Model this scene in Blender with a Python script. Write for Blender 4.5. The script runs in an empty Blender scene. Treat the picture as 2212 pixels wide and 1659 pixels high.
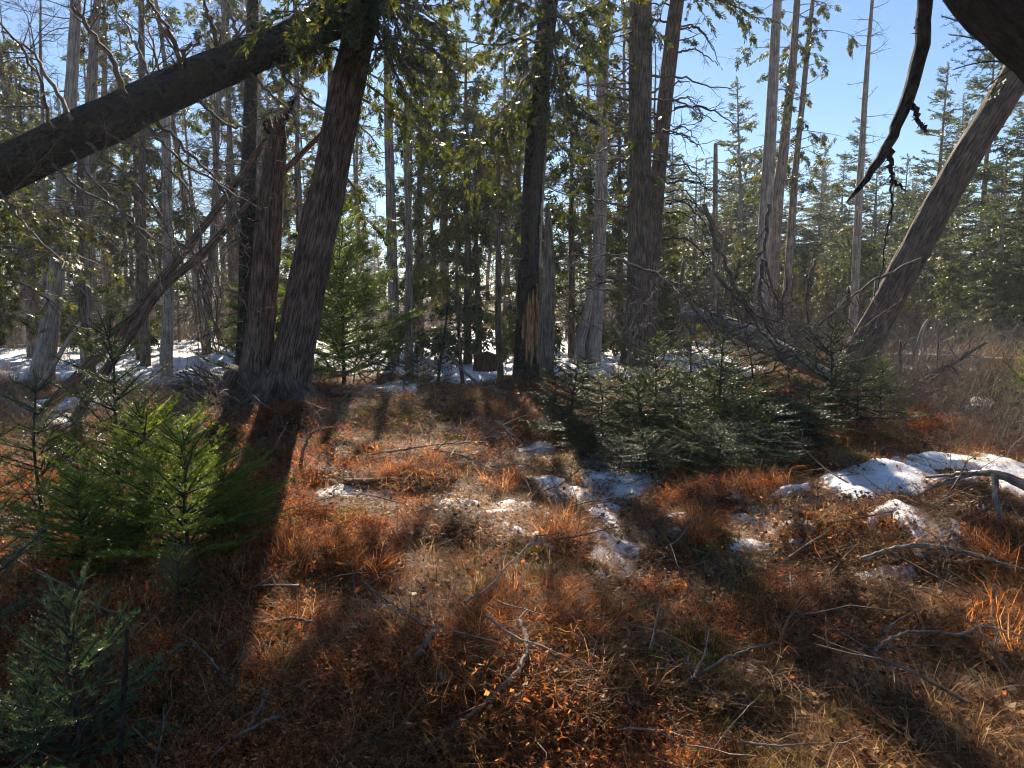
import bpy, math, random
import numpy as np
from mathutils import Vector

random.seed(7)
RNG = np.random.default_rng(7)
PI = math.pi
scene = bpy.context.scene

# ------------------------------------------------------------------ camera, sky, sun, exposure
CAM_Z = 1.55
PITCH = math.radians(6.2)
FPX = 1661.0            # focal length in the 2212 px wide reading of the photograph
CX, CY = 1106.0, 829.5
cam_d = bpy.data.cameras.new('camera')
cam = bpy.data.objects.new('camera', cam_d)
scene.collection.objects.link(cam)
cam.location = (0, 0, CAM_Z)
cam.rotation_euler = (PI / 2 - PITCH, 0, 0)
cam_d.sensor_width = 36.0
cam_d.lens = 36.0 * FPX / 2212.0
cam_d.clip_start = 0.05
cam_d.clip_end = 3000
scene.camera = cam

SUN_EL = math.radians(34.5)
SUN_AZ = math.radians(-5.0)      # to the right of straight ahead (+Y); negative is left
sd = Vector((math.sin(SUN_AZ) * math.cos(SUN_EL), math.cos(SUN_AZ) * math.cos(SUN_EL), math.sin(SUN_EL)))
world = bpy.data.worlds.new('World')
scene.world = world
world.use_nodes = True
wn = world.node_tree
bg = wn.nodes['Background']
sky = wn.nodes.new('ShaderNodeTexSky')
sky.sky_type = 'NISHITA'
sky.sun_disc = False
sky.sun_elevation = SUN_EL
sky.sun_rotation = SUN_AZ
sky.air_density = 1.0
sky.dust_density = 0.1
sky.ozone_density = 5.0
wn.links.new(sky.outputs[0], bg.inputs[0])
bg.inputs[1].default_value = 0.05
sun_d = bpy.data.lights.new('sun', 'SUN')
sun_d.energy = 5.0
sun_d.angle = math.radians(0.53)
sun_d.color = (1.0, 0.86, 0.68)
sun = bpy.data.objects.new('sun', sun_d)
scene.collection.objects.link(sun)
sun.rotation_euler = sd.to_track_quat('Z', 'Y').to_euler()
scene.view_settings.view_transform = 'Standard'
scene.view_settings.look = 'None'
scene.view_settings.gamma = 1.0
scene.view_settings.exposure = 1.5
scene.view_settings.use_curve_mapping = False
scene.cycles.use_denoising = True
scene.cycles.filter_width = 1.1
scene.cycles.max_bounces = 5
scene.cycles.use_adaptive_sampling = True
scene.cycles.adaptive_threshold = 0.025
scene.cycles.diffuse_bounces = 3
scene.cycles.glossy_bounces = 2
scene.cycles.transmission_bounces = 2
scene.cycles.transparent_max_bounces = 4
scene.cycles.volume_bounces = 1

# ------------------------------------------------------------------ noise
def _hash(ix, iy, iz):
    n = (ix * 374761393 + iy * 668265263 + iz * 2147483647 // 7) & 0x7fffffff
    n = ((n ^ (n >> 13)) * 1274126177) & 0x7fffffff
    n = (n ^ (n >> 16)) & 0x7fffffff
    return (n % 100003) / 100003.0

def vnoise(x, y, z=0.0):
    x = np.asarray(x, float); y = np.asarray(y, float); z = np.asarray(z, float) + np.zeros_like(x)
    ix = np.floor(x).astype(np.int64); iy = np.floor(y).astype(np.int64); iz = np.floor(z).astype(np.int64)
    fx = x - ix; fy = y - iy; fz = z - iz
    fx = fx * fx * (3 - 2 * fx); fy = fy * fy * (3 - 2 * fy); fz = fz * fz * (3 - 2 * fz)
    r = 0.0
    for a in (0, 1):
        wa = fx if a else 1 - fx
        for b in (0, 1):
            wb = fy if b else 1 - fy
            for c in (0, 1):
                wc = fz if c else 1 - fz
                r = r + wa * wb * wc * _hash(ix + a, iy + b, iz + c)
    return r * 2 - 1

def fbm(x, y, z=0.0, o=3):
    r = 0.0; a = 1.0; f = 1.0
    for _ in range(o):
        r = r + a * vnoise(np.asarray(x) * f + 13.7 * _, np.asarray(y) * f - 7.1 * _, np.asarray(z) * f)
        a *= 0.5; f *= 2.03
    return r

BUMPS = [(-3.0, 9.3, 0.30, 1.3), (0.35, 11.4, 0.20, 0.8), (4.6, 10.8, 0.30, 1.5), (-0.4, 9.6, 0.12, 1.4),
         (2.9, 6.9, 0.10, 1.2), (0.33, 4.7, 0.17, 0.28), (1.15, 4.9, 0.16, 0.26), (1.75, 5.7, 0.15, 0.3), (-0.35, 5.1, 0.12, 0.34),
         (1.1, 3.5, 0.10, 0.4), (-0.9, 6.4, 0.10, 0.4), (3.0, 4.35, 0.15, 0.34), (2.1, 3.6, 0.10, 0.34), (2.35, 4.5, .13, .26), (0.1, 6.2, .12, .3), (-1.2, 4.3, .10, .3), (3.6, 3.7, .12, .3), (0.2, 3.4, .09, .28)]

def hgt(x, y):
    x = np.asarray(x, float); y = np.asarray(y, float)
    d = np.hypot(x, y)
    near = 1 / (1 + (d / 22.0) ** 2)
    h = 0.075 * fbm(x * 1.3 + 5, y * 1.3 + 2, 0, 3) * (0.35 + near) + 0.10 * vnoise(x * 0.33, y * 0.33 + 9) * near
    h = h + 0.02 * vnoise(x * 6.1, y * 6.1, 3.3) * near
    h = h + 0.085 * np.clip(vnoise(x * 2.1 + 3, y * 2.1, 7.7), 0, 1) ** 1.2 * near + 0.012 * vnoise(x * 13, y * 13, 1.1) * near * (d < 16)
    for bx, by, a, s in BUMPS:
        h = h + a * np.exp(-((x - bx) ** 2 + (y - by) ** 2) / (2 * s * s))
    return h

# ------------------------------------------------------------------ pixels of the photograph to points of the place
def ray(px, py):
    a = (px - CX) / FPX; b = (CY - py) / FPX
    return np.array([a, math.cos(PITCH) + b * math.sin(PITCH), -math.sin(PITCH) + b * math.cos(PITCH)])

def P(px, py, Y):
    d = ray(px, py)
    return np.array([0, 0, CAM_Z]) + d * (Y / d[1])

def G(px, py):
    d = ray(px, py); d = d / d[1]
    ts = np.concatenate([np.arange(1.5, 20, 0.02), np.arange(20, 200, 0.25)])
    z = CAM_Z + d[2] * ts - hgt(d[0] * ts, ts)
    k = np.argmax(z < 0) if (z < 0).any() else len(ts) - 1
    t = ts[k]
    return np.array([d[0] * t, t, float(hgt(d[0] * t, t))])

def W(wpx, Y):
    return wpx / FPX * Y

# ------------------------------------------------------------------ mesh collecting
class MB:
    def __init__(s):
        s.V = []; s.Q = []; s.T = []; s.R = []; s.B = []; s.n = 0
    def add(s, V, quads=None, tris=None, rnd=None, bark=None):
        V = np.asarray(V, float); m = len(V)
        s.V.append(V)
        if quads is not None and len(quads): s.Q.append(np.asarray(quads, np.int64) + s.n)
        if tris is not None and len(tris): s.T.append(np.asarray(tris, np.int64) + s.n)
        s.R.append(np.full(m, random.random()) if rnd is None else (np.full(m, rnd) if np.isscalar(rnd) else np.asarray(rnd, float)))
        s.B.append(V if bark is None else bark)
        s.n += m
    def arrays(s):
        V = np.concatenate(s.V); R = np.concatenate(s.R); B = np.concatenate(s.B)
        Q = np.concatenate(s.Q) if s.Q else np.zeros((0, 4), np.int64)
        T = np.concatenate(s.T) if s.T else np.zeros((0, 3), np.int64)
        return V, Q, T, R, B
    def mesh(s, name, mat, smooth=False):
        V, Q, T, R, B = s.arrays()
        me = bpy.data.meshes.new(name)
        me.vertices.add(len(V)); me.vertices.foreach_set('co', V.astype(np.float32).ravel())
        nl = len(Q) * 4 + len(T) * 3
        me.loops.add(nl)
        me.loops.foreach_set('vertex_index', np.concatenate([Q.ravel(), T.ravel()]).astype(np.int32))
        me.polygons.add(len(Q) + len(T))
        st = np.concatenate([np.arange(len(Q)) * 4, len(Q) * 4 + np.arange(len(T)) * 3]).astype(np.int32)
        me.polygons.foreach_set('loop_start', st)
        if smooth: me.polygons.foreach_set('use_smooth', np.ones(len(st), bool))
        me.update(calc_edges=True)
        a = me.attributes.new('rnd', 'FLOAT', 'POINT'); a.data.foreach_set('value', R.astype(np.float32))
        a = me.attributes.new('bark', 'FLOAT_VECTOR', 'POINT'); a.data.foreach_set('vector', B.astype(np.float32).ravel())
        me.materials.append(mat)
        return me
    def build(s, name, mat, parent=None, smooth=False):
        o = bpy.data.objects.new(name, s.mesh(name, mat, smooth))
        scene.collection.objects.link(o)
        if parent is not None: o.parent = parent
        return o

def tag(o, label=None, cat=None, group=None, kind=None):
    if label: o['label'] = label
    if cat: o['category'] = cat
    if group: o['group'] = group
    if kind: o['kind'] = kind
    return o

def thing(name, label, cat, loc=(0, 0, 0), rz=0.0, group=None, sc=1.0):
    o = bpy.data.objects.new(name, None)
    scene.collection.objects.link(o)
    o.empty_display_size = 0.2
    o.location = loc; o.rotation_euler = (0, 0, rz); o.scale = (sc, sc, sc)
    return tag(o, label, cat, group)

KIDS = {}
def copy_thing(root, loc, rz=0.0, sc=1.0, tilt=(0, 0), label=None, group=None, name=None, szz=1.0):
    r = root.copy()
    if name: r.name = name
    scene.collection.objects.link(r)
    r.location = loc; r.rotation_euler = (tilt[0], tilt[1], rz); r.scale = (sc, sc, sc * szz)
    if label: r['label'] = label
    if group: r['group'] = group
    for ch in KIDS[root.name]:
        c = ch.copy(); scene.collection.objects.link(c); c.parent = r
        for g in KIDS.get(ch.name, ()):
            d = g.copy(); scene.collection.objects.link(d); d.parent = c
    return r

# ------------------------------------------------------------------ shapes
def unit(v):
    v = np.asarray(v, float); return v / max(1e-9, np.linalg.norm(v))

def smooth_path(pts, n):
    pts = np.asarray(pts, float)
    d = np.concatenate([[0], np.cumsum(np.linalg.norm(np.diff(pts[:, :3], axis=0), axis=1))])
    t = np.linspace(0, d[-1], n)
    out = np.stack([np.interp(t, d, pts[:, k]) for k in range(pts.shape[1])], 1)
    for _ in range(max(1, n // (2 * len(pts)))):
        out[1:-1] = (out[:-2] + 2 * out[1:-1] + out[2:]) / 4
    return out

def tube(mb, path, rad, k=6, rnd=None, disp=None, cap=True):
    path = np.asarray(path, float); n = len(path); rad = np.asarray(rad, float) + np.zeros(n)
    t = np.gradient(path, axis=0); t /= np.linalg.norm(t, axis=1)[:, None] + 1e-9
    m = np.abs(t).mean(0); ref = np.zeros(3); ref[np.argmin(m)] = 1
    a = np.cross(t, ref); a /= np.linalg.norm(a, axis=1)[:, None] + 1e-9
    b = np.cross(t, a)
    th = np.arange(k) * 2 * PI / k
    L = np.concatenate([[0], np.cumsum(np.linalg.norm(np.diff(path, axis=0), axis=1))])
    R = rad[:, None] + np.zeros((1, k))
    if disp is not None: R = R * (1 + disp(th[None, :] + np.zeros((n, 1)), L[:, None] + np.zeros((1, k)), rad[:, None]))
    c = np.cos(th)[None, :, None]; s_ = np.sin(th)[None, :, None]
    V = path[:, None, :] + R[:, :, None] * (a[:, None, :] * c + b[:, None, :] * s_)
    rm = rad[:, None] + np.zeros((1, k))
    B = np.stack([np.cos(th)[None, :] * rm, np.sin(th)[None, :] * rm, L[:, None] + np.zeros((1, k))], 2)
    V = V.reshape(-1, 3); B = B.reshape(-1, 3)
    i = np.arange(n - 1)[:, None] * k; j = np.arange(k)[None, :]; j2 = (j + 1) % k
    Q = np.stack([i + j, i + j2, i + k + j2, i + k + j], 2).reshape(-1, 4)
    T = None
    if cap:
        V = np.concatenate([V, path[:1], path[-1:] + t[-1:] * rad[-1] * 0.4]); B = np.concatenate([B, [[0, 0, 0]], [[0, 0, L[-1]]]])
        c0 = n * k; jj = np.arange(k); jn = (jj + 1) % k
        T = np.concatenate([np.stack([jn, jj, np.full(k, c0)], 1), np.stack([(n - 1) * k + jj, (n - 1) * k + jn, np.full(k, c0 + 1)], 1)])
    mb.add(V, Q, T, rnd, B)

def wander(start, d, L, n, wob=0.15, grav=0.0, rs=random):
    d = unit(d); p = np.array(start, float); out = [p.copy()]
    st = L / (n - 1)
    for i in range(n - 1):
        d = unit(d + np.array([rs.gauss(0, wob), rs.gauss(0, wob), rs.gauss(0, wob) + grav]))
        p = p + d * st; out.append(p.copy())
    return np.array(out), d

def twigs(mb, start, d, L, r, depth, wob=0.14, grav=0.0, nkid=6, ratio=0.5, rs=random, kmax=5, t0=0.2, ang=0.9):
    n = max(4, int(5 + L * 2.5)) if depth else 4
    pts, _ = wander(start, d, L, n, wob, grav, rs)
    rad = np.linspace(r, max(r * 0.25, 0.0012), n)
    tube(mb, pts, rad, kmax if r > 0.012 else (4 if r > 0.006 else 3), rs.random(), cap=False)
    if depth <= 0: return
    for _ in range(nkid):
        f = rs.uniform(t0, 0.98); x = f * (n - 1); i = min(n - 2, int(x))
        p = pts[i] + (pts[i + 1] - pts[i]) * (x - i); ax = unit(pts[i + 1] - pts[i])
        s = unit(np.cross(ax, np.array([rs.gauss(0, 1), rs.gauss(0, 1), rs.gauss(0, 1)])))
        twigs(mb, p, ax * math.cos(ang) + s * math.sin(ang), L * ratio * (1.1 - 0.6 * f) * rs.uniform(.6, 1.2),
              max(r * 0.45 * (1.2 - .6 * f), 0.0022), depth - 1, wob, grav, max(2, nkid - 2), ratio, rs, kmax, 0.15, ang)

def basis(d, up=(0, 0, 1), roll=0.0):
    """columns: side, forward(d), normal"""
    d = unit(d); s = np.cross(d, up)
    if np.linalg.norm(s) < 1e-3: s = np.array([1.0, 0, 0])
    s = unit(s); n = np.cross(s, d)
    c, q = math.cos(roll), math.sin(roll)
    s2 = s * c + n * q; n2 = -s * q + n * c
    return np.stack([s2, d, n2], 1)

def scatter(mb, base, mats, offs, rnds):
    """base (V,Q,T,r) copied by matrices"""
    V, Q, T, r = base
    M = np.asarray(mats); O = np.asarray(offs); m = len(M); nv = len(V)
    VV = (np.einsum('mij,vj->mvi', M, V) + O[:, None, :]).reshape(-1, 3)
    sh = (np.arange(m) * nv)[:, None, None]
    QQ = (Q[None] + sh).reshape(-1, 4) if len(Q) else None
    TT = (T[None] + sh).reshape(-1, 3) if len(T) else None
    RR = (np.asarray(rnds)[:, None] * 0.6 + r[None, :] * 0.4).reshape(-1)
    mb.add(VV, QQ, TT, RR)

def base_of(mb):
    V, Q, T, R, B = mb.arrays(); return (V, Q, T, R)

def needle_seg(n, nl, nw, seed, flat=0.5, quad=True, fwd=0.75):
    """unit length twig piece along +Y (0..1 m scaled later), needle lengths relative"""
    rs = random.Random(seed); mb = MB()
    for i in range(n):
        y = (i + rs.random()) / n
        a = rs.uniform(0, 2 * PI)
        s = math.copysign(abs(math.cos(a)) ** flat, math.cos(a)); z = math.sin(a) * (0.55) + 0.25
        d = unit([s, fwd + rs.uniform(-.15, .2), z]); L = nl * rs.uniform(.75, 1.1)
        w = unit(np.cross(d, [rs.gauss(0, .5), rs.gauss(0, .5), 1])) * nw / 2
        p = np.array([0, y, 0.0]); q = p + d * L
        r = rs.random()
        if quad: mb.add([p - w * .7, p + w * .7, q + w * .5 , q - w * .5], [[0, 1, 2, 3]], None, r)
        else: mb.add([p - w, p + w, q], None, [[0, 1, 2]], r)
    return base_of(mb)

def spray_base(seed, nleaf=7):
    """flat fan of scale leaves, unit length 1 along +Y"""
    rs = random.Random(seed); mb = MB()
    for i in range(nleaf):
        f = i / (nleaf - 1)
        sgn = -1 if i % 2 else 1
        a = sgn * (0.95 - 0.75 * f) * rs.uniform(.7, 1.2)
        L = (0.62 - 0.25 * f) * rs.uniform(.7, 1.2)
        p = np.array([0, f * 0.62, rs.uniform(-.03, .03)])
        d = np.array([math.sin(a), math.cos(a), rs.uniform(-.3, .2)]); w = np.array([math.cos(a), -math.sin(a), 0]) * 0.085 * rs.uniform(.7, 1.3)
        mb.add([p, p + d * L * .5 + w, p + d * L, p + d * L * .55 - w], [[0, 1, 2, 3]], None, rs.random())
    return base_of(mb)

NEEDLE_HI = [needle_seg(52, 0.155, 0.030, s, fwd=.5) for s in range(4)]
NEEDLE_MID = [needle_seg(34, 0.17, 0.05, 10 + s, quad=False, fwd=.55) for s in range(3)]
NEEDLE_FAR = [needle_seg(26, 0.20, 0.085, 15 + s, quad=False, fwd=.6) for s in range(3)]
NEEDLE_LO = [needle_seg(13, 0.42, 0.15, 20 + s, quad=False) for s in range(3)]
SPRAYS = [spray_base(30 + s) for s in range(4)]
SPRAYS_LO = [spray_base(40 + s, 5) for s in range(4)]

class Foliage:
    """collects placements of leaf pieces and drops them in one mesh"""
    def __init__(s, bases): s.b = bases; s.items = [[] for _ in bases]
    def put(s, p, B, scale, rnd, rs=random):
        k = rs.randrange(len(s.b)); s.items[k].append((B * scale, p, rnd))
    def flush(s, mb):
        for b, it in zip(s.b, s.items):
            if it: scatter(mb, b, [i[0] for i in it], [i[1] for i in it], [i[2] for i in it])

def needle_axis(F, pts, seg, rnd, rs, y0=0.0):
    """cover a polyline with needle pieces"""
    d = np.diff(pts, axis=0); L = np.linalg.norm(d, axis=1)
    for i in range(len(d)):
        k = max(1, int(round(L[i] / seg)))
        for j in range(k):
            if (i + j / k) / len(d) < y0: continue
            F.put(pts[i] + d[i] * j / k, basis(d[i], roll=rs.gauss(0, .25)), L[i] / k * 1.05, min(1, max(0, rnd + rs.gauss(0, .1))), rs)

def fir(seed, H, Rb, whorls, seg, bases, per=6, spacing=0.045, lift=0.35, droop=0.0, gap=0.0, bare=0.06, thin=1.0, stems_part=True):
    """balsam fir: stem, whorls of flat feathered boughs. returns (stem MB, needle MB)"""
    rs = random.Random(seed); F = Foliage(bases); st = MB(); nd = MB()
    hs = [H * (bare + (1 - bare) * (i / whorls) ** 0.92) for i in range(whorls)]
    top = np.array([[rs.gauss(0, .004) * i, rs.gauss(0, .004) * i, H * i / 6] for i in range(7)])
    tube(st, smooth_path(top, 14), np.linspace(0.011 * H + 0.004, 0.003, 14), 7, .4)
    needle_axis(F, np.array([[0, 0, H * 0.86], [0, 0, H]]) , seg, .9, rs)
    for wi, h in enumerate(hs):
        f = h / H
        Lb = Rb * (1 - f) ** 0.75 * (0.75 + .25 * min(1, f * 6)) + 0.07
        for b in range(per + rs.choice((-1, 0, 0, 1))):
            if rs.random() < gap: continue
            a = 2 * PI * (b + rs.uniform(-.3, .3)) / per + wi * 1.3
            el = lift * (0.5 + 1.3 * f) + rs.gauss(0, .1) - droop * (1 - f)
            L = Lb * rs.uniform(.7, 1.15)
            n = max(4, int(L / 0.12) + 2)
            pts, _ = wander([0, 0, h + rs.uniform(-.03, .03)], [math.cos(a) * math.cos(el), math.sin(a) * math.cos(el), math.sin(el)], L, n, .04, .035 - droop * .06, rs)
            tube(st, pts, np.linspace(0.0035 + .006 * L, .0018, n), 4, .5, cap=False)
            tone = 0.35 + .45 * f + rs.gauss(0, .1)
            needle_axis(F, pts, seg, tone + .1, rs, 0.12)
            # side shoots
            m = max(2, int(L / spacing * thin))
            for q in range(m):
                t = 0.14 + 0.84 * q / m + rs.uniform(-.01, .01); x = t * (n - 1); i = min(n - 2, int(x))
                p = pts[i] + (pts[i + 1] - pts[i]) * (x - i); ax = unit(pts[i + 1] - pts[i])
                for sgn in (-1, 1):
                    if rs.random() < .12: continue
                    side = unit(np.cross(ax, (0, 0, 1))) * sgn
                    sl = L * 0.36 * (1.12 - t) * rs.uniform(.7, 1.25) + .02
                    dd = ax * .75 + side * .75 + np.array([0, 0, rs.gauss(.03, .08)])
                    k = 2 + int(sl / .15)
                    sp, _ = wander(p, dd, sl, k, .05, .01 - droop * .05, rs)
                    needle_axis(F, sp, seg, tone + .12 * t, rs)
    F.flush(nd)
    return st, nd

def cedar_bough(F, wood, p, d, L, rs, dens=1.0, size=0.15, hang=0.12, r=0.02, tone=.5):
    n = max(5, int(L * 3) + 3)
    pts, _ = wander(p, d, L, n, .11, -hang * .35, rs)
    tube(wood, pts, np.linspace(r, .004, n), 5, rs.random(), cap=False)
    m = int(L * 5.5 * dens)
    for q in range(m):
        t = rs.uniform(.18, 1.0); x = t * (n - 1); i = min(n - 2, int(x))
        q0 = pts[i] + (pts[i + 1] - pts[i]) * (x - i); ax = unit(pts[i + 1] - pts[i])
        s = unit([rs.gauss(0, 1), rs.gauss(0, 1), rs.gauss(-.3, .5)])
        l2 = L * .30 * rs.uniform(.5, 1.2) * (1.15 - .5 * t) + .15
        sp, _ = wander(q0, ax * .6 + s * .9 + np.array([0, 0, -hang]), l2, 5, .13, -hang * .6, rs)
        tube(wood, sp, np.linspace(max(.004, r * .35), .002, 5), 3, rs.random(), cap=False)
        tn = tone + rs.gauss(0, .14)
        c = int(7 + l2 * 14)
        for z in range(c):
            y = rs.uniform(.15, 1.05) * 4; k = min(3, int(y)); b0 = sp[k] + (sp[k + 1] - sp[k]) * (y - k)
            dd = unit((sp[min(4, k + 1)] - sp[k]) * 2 + np.array([rs.gauss(0, .09), rs.gauss(0, .09), rs.gauss(-.05 - hang * .25, .06)]))
            F.put(b0, basis(dd, (rs.gauss(0, .6), rs.gauss(0, .6), 1), rs.uniform(-1, 1)), size * rs.uniform(.6, 1.3), min(1, max(0, tn + rs.gauss(0, .12))), rs)

def trunk_disp(seed, ridge=0.05, lump=0.06, freq=9):
    def f(th, L, r):
        c = np.cos(th); s = np.sin(th)
        return lump * fbm(c * 1.1 + seed, s * 1.1, L * 1.3, 2) + ridge * vnoise(c * freq + seed * 3, s * freq, L * 2.2) + ridge * .6 * vnoise(c * freq * 2.1 + seed * 5, s * freq * 2.1, L * 4)
    return f

def pixel_path(pts, n):
    """[(px,py,Y,width_px)] -> path, radii"""
    A = np.array([list(P(a, b, Y)) + [W(w, Y) / 2] for a, b, Y, w in pts])
    S = smooth_path(A, n)
    return S[:, :3], S[:, 3]

# ------------------------------------------------------------------ materials
def mat(name):
    m = bpy.data.materials.new(name); m.use_nodes = True
    nt = m.node_tree; b = nt.nodes['Principled BSDF']
    return m, nt, b

def N(nt, t, **kw):
    n = nt.nodes.new(t)
    for k, v in kw.items(): setattr(n, k, v)
    return n

def ramp(nt, fac, stops):
    r = N(nt, 'ShaderNodeValToRGB'); e = r.color_ramp.elements
    while len(e) > 1: e.remove(e[-1])
    e[0].position = stops[0][0]; e[0].color = (*stops[0][1], 1)
    for p, c in stops[1:]:
        x = e.new(p); x.color = (*c, 1)
    nt.links.new(fac, r.inputs[0]); return r.outputs[0]

def leafy(name, cols, trans=0.35, rough=0.45, spec=0.5, tcol=None):
    m, nt, b = mat(name)
    at = N(nt, 'ShaderNodeAttribute', attribute_name='rnd'); oi = N(nt, 'ShaderNodeObjectInfo')
    mx = N(nt, 'ShaderNodeMath', operation='MULTIPLY_ADD'); mx.inputs[1].default_value = .3; mx.inputs[2].default_value = -.15
    nt.links.new(oi.outputs['Random'], mx.inputs[0])
    ad = N(nt, 'ShaderNodeMath', operation='ADD', use_clamp=True)
    nt.links.new(at.outputs['Fac'], ad.inputs[0]); nt.links.new(mx.outputs[0], ad.inputs[1])
    k = len(cols) - 1
    c = ramp(nt, ad.outputs[0], [(i / k, col) for i, col in enumerate(cols)])
    nt.links.new(c, b.inputs['Base Color'])
    b.inputs['Roughness'].default_value = rough
    b.inputs['Specular IOR Level'].default_value = spec
    tr = N(nt, 'ShaderNodeBsdfTranslucent')
    if tcol:
        hs = N(nt, 'ShaderNodeMix', data_type='RGBA', blend_type='MULTIPLY'); hs.inputs[0].default_value = 1
        nt.links.new(c, hs.inputs[6]); hs.inputs[7].default_value = (*tcol, 1); nt.links.new(hs.outputs[2], tr.inputs[0])
    else: nt.links.new(c, tr.inputs[0])
    ms = N(nt, 'ShaderNodeMixShader'); ms.inputs[0].default_value = trans
    nt.links.new(b.outputs[0], ms.inputs[1]); nt.links.new(tr.outputs[0], ms.inputs[2])
    nt.links.new(ms.outputs[0], nt.nodes['Material Output'].inputs[0])
    return m

def barky(name, dark, light, scale=40, stretch=0.07, bump=0.6, dist=0.02, moss=None, mossamt=0.5, patch=None):
    m, nt, b = mat(name)
    at = N(nt, 'ShaderNodeAttribute', attribute_name='bark')
    mp = N(nt, 'ShaderNodeMapping'); mp.inputs['Scale'].default_value = (1, 1, stretch)
    nt.links.new(at.outputs['Vector'], mp.inputs[0])
    n1 = N(nt, 'ShaderNodeTexNoise'); n1.inputs['Scale'].default_value = scale; n1.inputs['Detail'].default_value = 6; n1.inputs['Roughness'].default_value = .65
    nt.links.new(mp.outputs[0], n1.inputs[0])
    n2 = N(nt, 'ShaderNodeTexNoise'); n2.inputs['Scale'].default_value = 5; n2.inputs['Detail'].default_value = 4
    nt.links.new(at.outputs['Vector'], n2.inputs[0])
    c1 = ramp(nt, n1.outputs[0], [(.40, dark), (.60, light)])
    mid = tuple((a * .5 + c * .5) for a, c in zip(dark, light))
    c2 = ramp(nt, n2.outputs[0], [(.35, (.6, .6, .62)), (.7, (1.15, 1.1, 1.05))])
    mu = N(nt, 'ShaderNodeMix', data_type='RGBA', blend_type='MULTIPLY'); mu.inputs[0].default_value = 1
    nt.links.new(c1, mu.inputs[6]); nt.links.new(c2, mu.inputs[7])
    col = mu.outputs[2]
    if moss:
        n3 = N(nt, 'ShaderNodeTexNoise'); n3.inputs['Scale'].default_value = 9; n3.inputs['Detail'].default_value = 8
        nt.links.new(at.outputs['Vector'], n3.inputs[0])
        r3 = ramp(nt, n3.outputs[0], [(.62 - mossamt * .3, (0, 0, 0)), (.68 - mossamt * .25, (1, 1, 1))])
        mm = N(nt, 'ShaderNodeMix', data_type='RGBA'); nt.links.new(r3, mm.inputs[0])
        nt.links.new(col, mm.inputs[6]); mm.inputs[7].default_value = (*moss, 1); col = mm.outputs[2]
    nt.links.new(col, b.inputs['Base Color'])
    b.inputs['Roughness'].default_value = .85; b.inputs['Specular IOR Level'].default_value = .25
    bp = N(nt, 'ShaderNodeBump'); bp.inputs['Strength'].default_value = bump; bp.inputs['Distance'].default_value = dist
    nt.links.new(n1.outputs[0], bp.inputs['Height']); nt.links.new(bp.outputs[0], b.inputs['Normal'])
    return m

M = {}
M['cedar_bark'] = barky('cedar_bark', (.055, .041, .033), (.29, .22, .17), 62, .09, 1.0, .03)
M['grey_bark'] = barky('grey_bark', (.13, .105, .085), (.40, .34, .28), 40, .08, .6, .015)
M['pale_wood'] = barky('pale_wood', (.22, .18, .145), (.54, .47, .39), 50, .05, .5, .01)
M['dark_bark'] = barky('dark_bark', (.009, .008, .007), (.075, .062, .05), 24, .8, 1.0, .05, moss=(.03, .036, .012), mossamt=.3)
M['black_bark'] = barky('black_bark', (.018, .015, .014), (.085, .07, .06), 34, .35, 1.0, .05)
M['orange_wood'] = barky('orange_wood', (.22, .10, .04), (.60, .36, .19), 70, .06, .9, .02)
M['rot_wood'] = barky('rot_wood', (.06, .03, .018), (.22, .11, .06), 40, .08, 1.0, .03, moss=(.06, .08, .02), mossamt=.3)
M['twig'] = barky('twig', (.08, .062, .048), (.26, .21, .165), 60, .3, .3, .004)
M['pale_twig'] = barky('pale_twig', (.16, .13, .10), (.40, .34, .28), 60, .3, .3, .004)
M['dark_twig'] = barky('dark_twig', (.03, .026, .022), (.10, .085, .07), 60, .3, .3, .004)
M['stick'] = barky('stick', (.11, .085, .065), (.34, .29, .24), 70, .2, .5, .005)
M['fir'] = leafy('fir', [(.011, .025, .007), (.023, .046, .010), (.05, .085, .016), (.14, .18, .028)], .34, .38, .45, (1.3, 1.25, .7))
M['fir_painted_sheen'] = leafy('fir_painted_sheen', [(.028, .06, .018), (.055, .105, .03), (.10, .165, .05), (.2, .27, .09)], .4, .3, .8, (1.2, 1.2, .9))  # paler needle colour stands in for the silvery sheen of sun on needles
M['fir_bright'] = leafy('fir_bright', [(.03, .075, .015), (.07, .13, .02), (.13, .2, .03), (.30, .35, .055)], .52, .36, .5, (1.3, 1.25, .6))
M['cedar'] = leafy('cedar', [(.022, .038, .012), (.045, .068, .018), (.078, .095, .024), (.16, .13, .035)], .48, .38, .5, (1.3, 1.25, .6))
M['spruce'] = leafy('spruce', [(.025, .045, .02), (.045, .07, .028), (.09, .115, .038), (.16, .15, .05)], .42, .45, .5, (1.2, 1.2, .7))
M['grass_red'] = leafy('grass_red', [(.025, .011, .006), (.12, .048, .018), (.36, .155, .052), (.72, .42, .17)], .62, .5, .2, (1.5, 1.05, .7))
M['grass_tan'] = leafy('grass_tan', [(.05, .024, .011), (.21, .11, .045), (.46, .27, .11), (.76, .50, .24)], .6, .5, .2)
M['fern_red'] = leafy('fern_red', [(.10, .032, .013), (.25, .085, .028), (.42, .16, .05), (.60, .30, .10)], .58, .5, .3, (1.3, 1.0, .7))
M['litter'] = leafy('litter', [(.018, .010, .006), (.09, .045, .02), (.28, .145, .06), (.58, .35, .15)], .42, .55, .2)
M['moss'] = leafy('moss', [(.05, .05, .012), (.10, .095, .02), (.19, .17, .03), (.30, .25, .05)], .35, .6, .3, (1.2, 1.2, .6))

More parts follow.
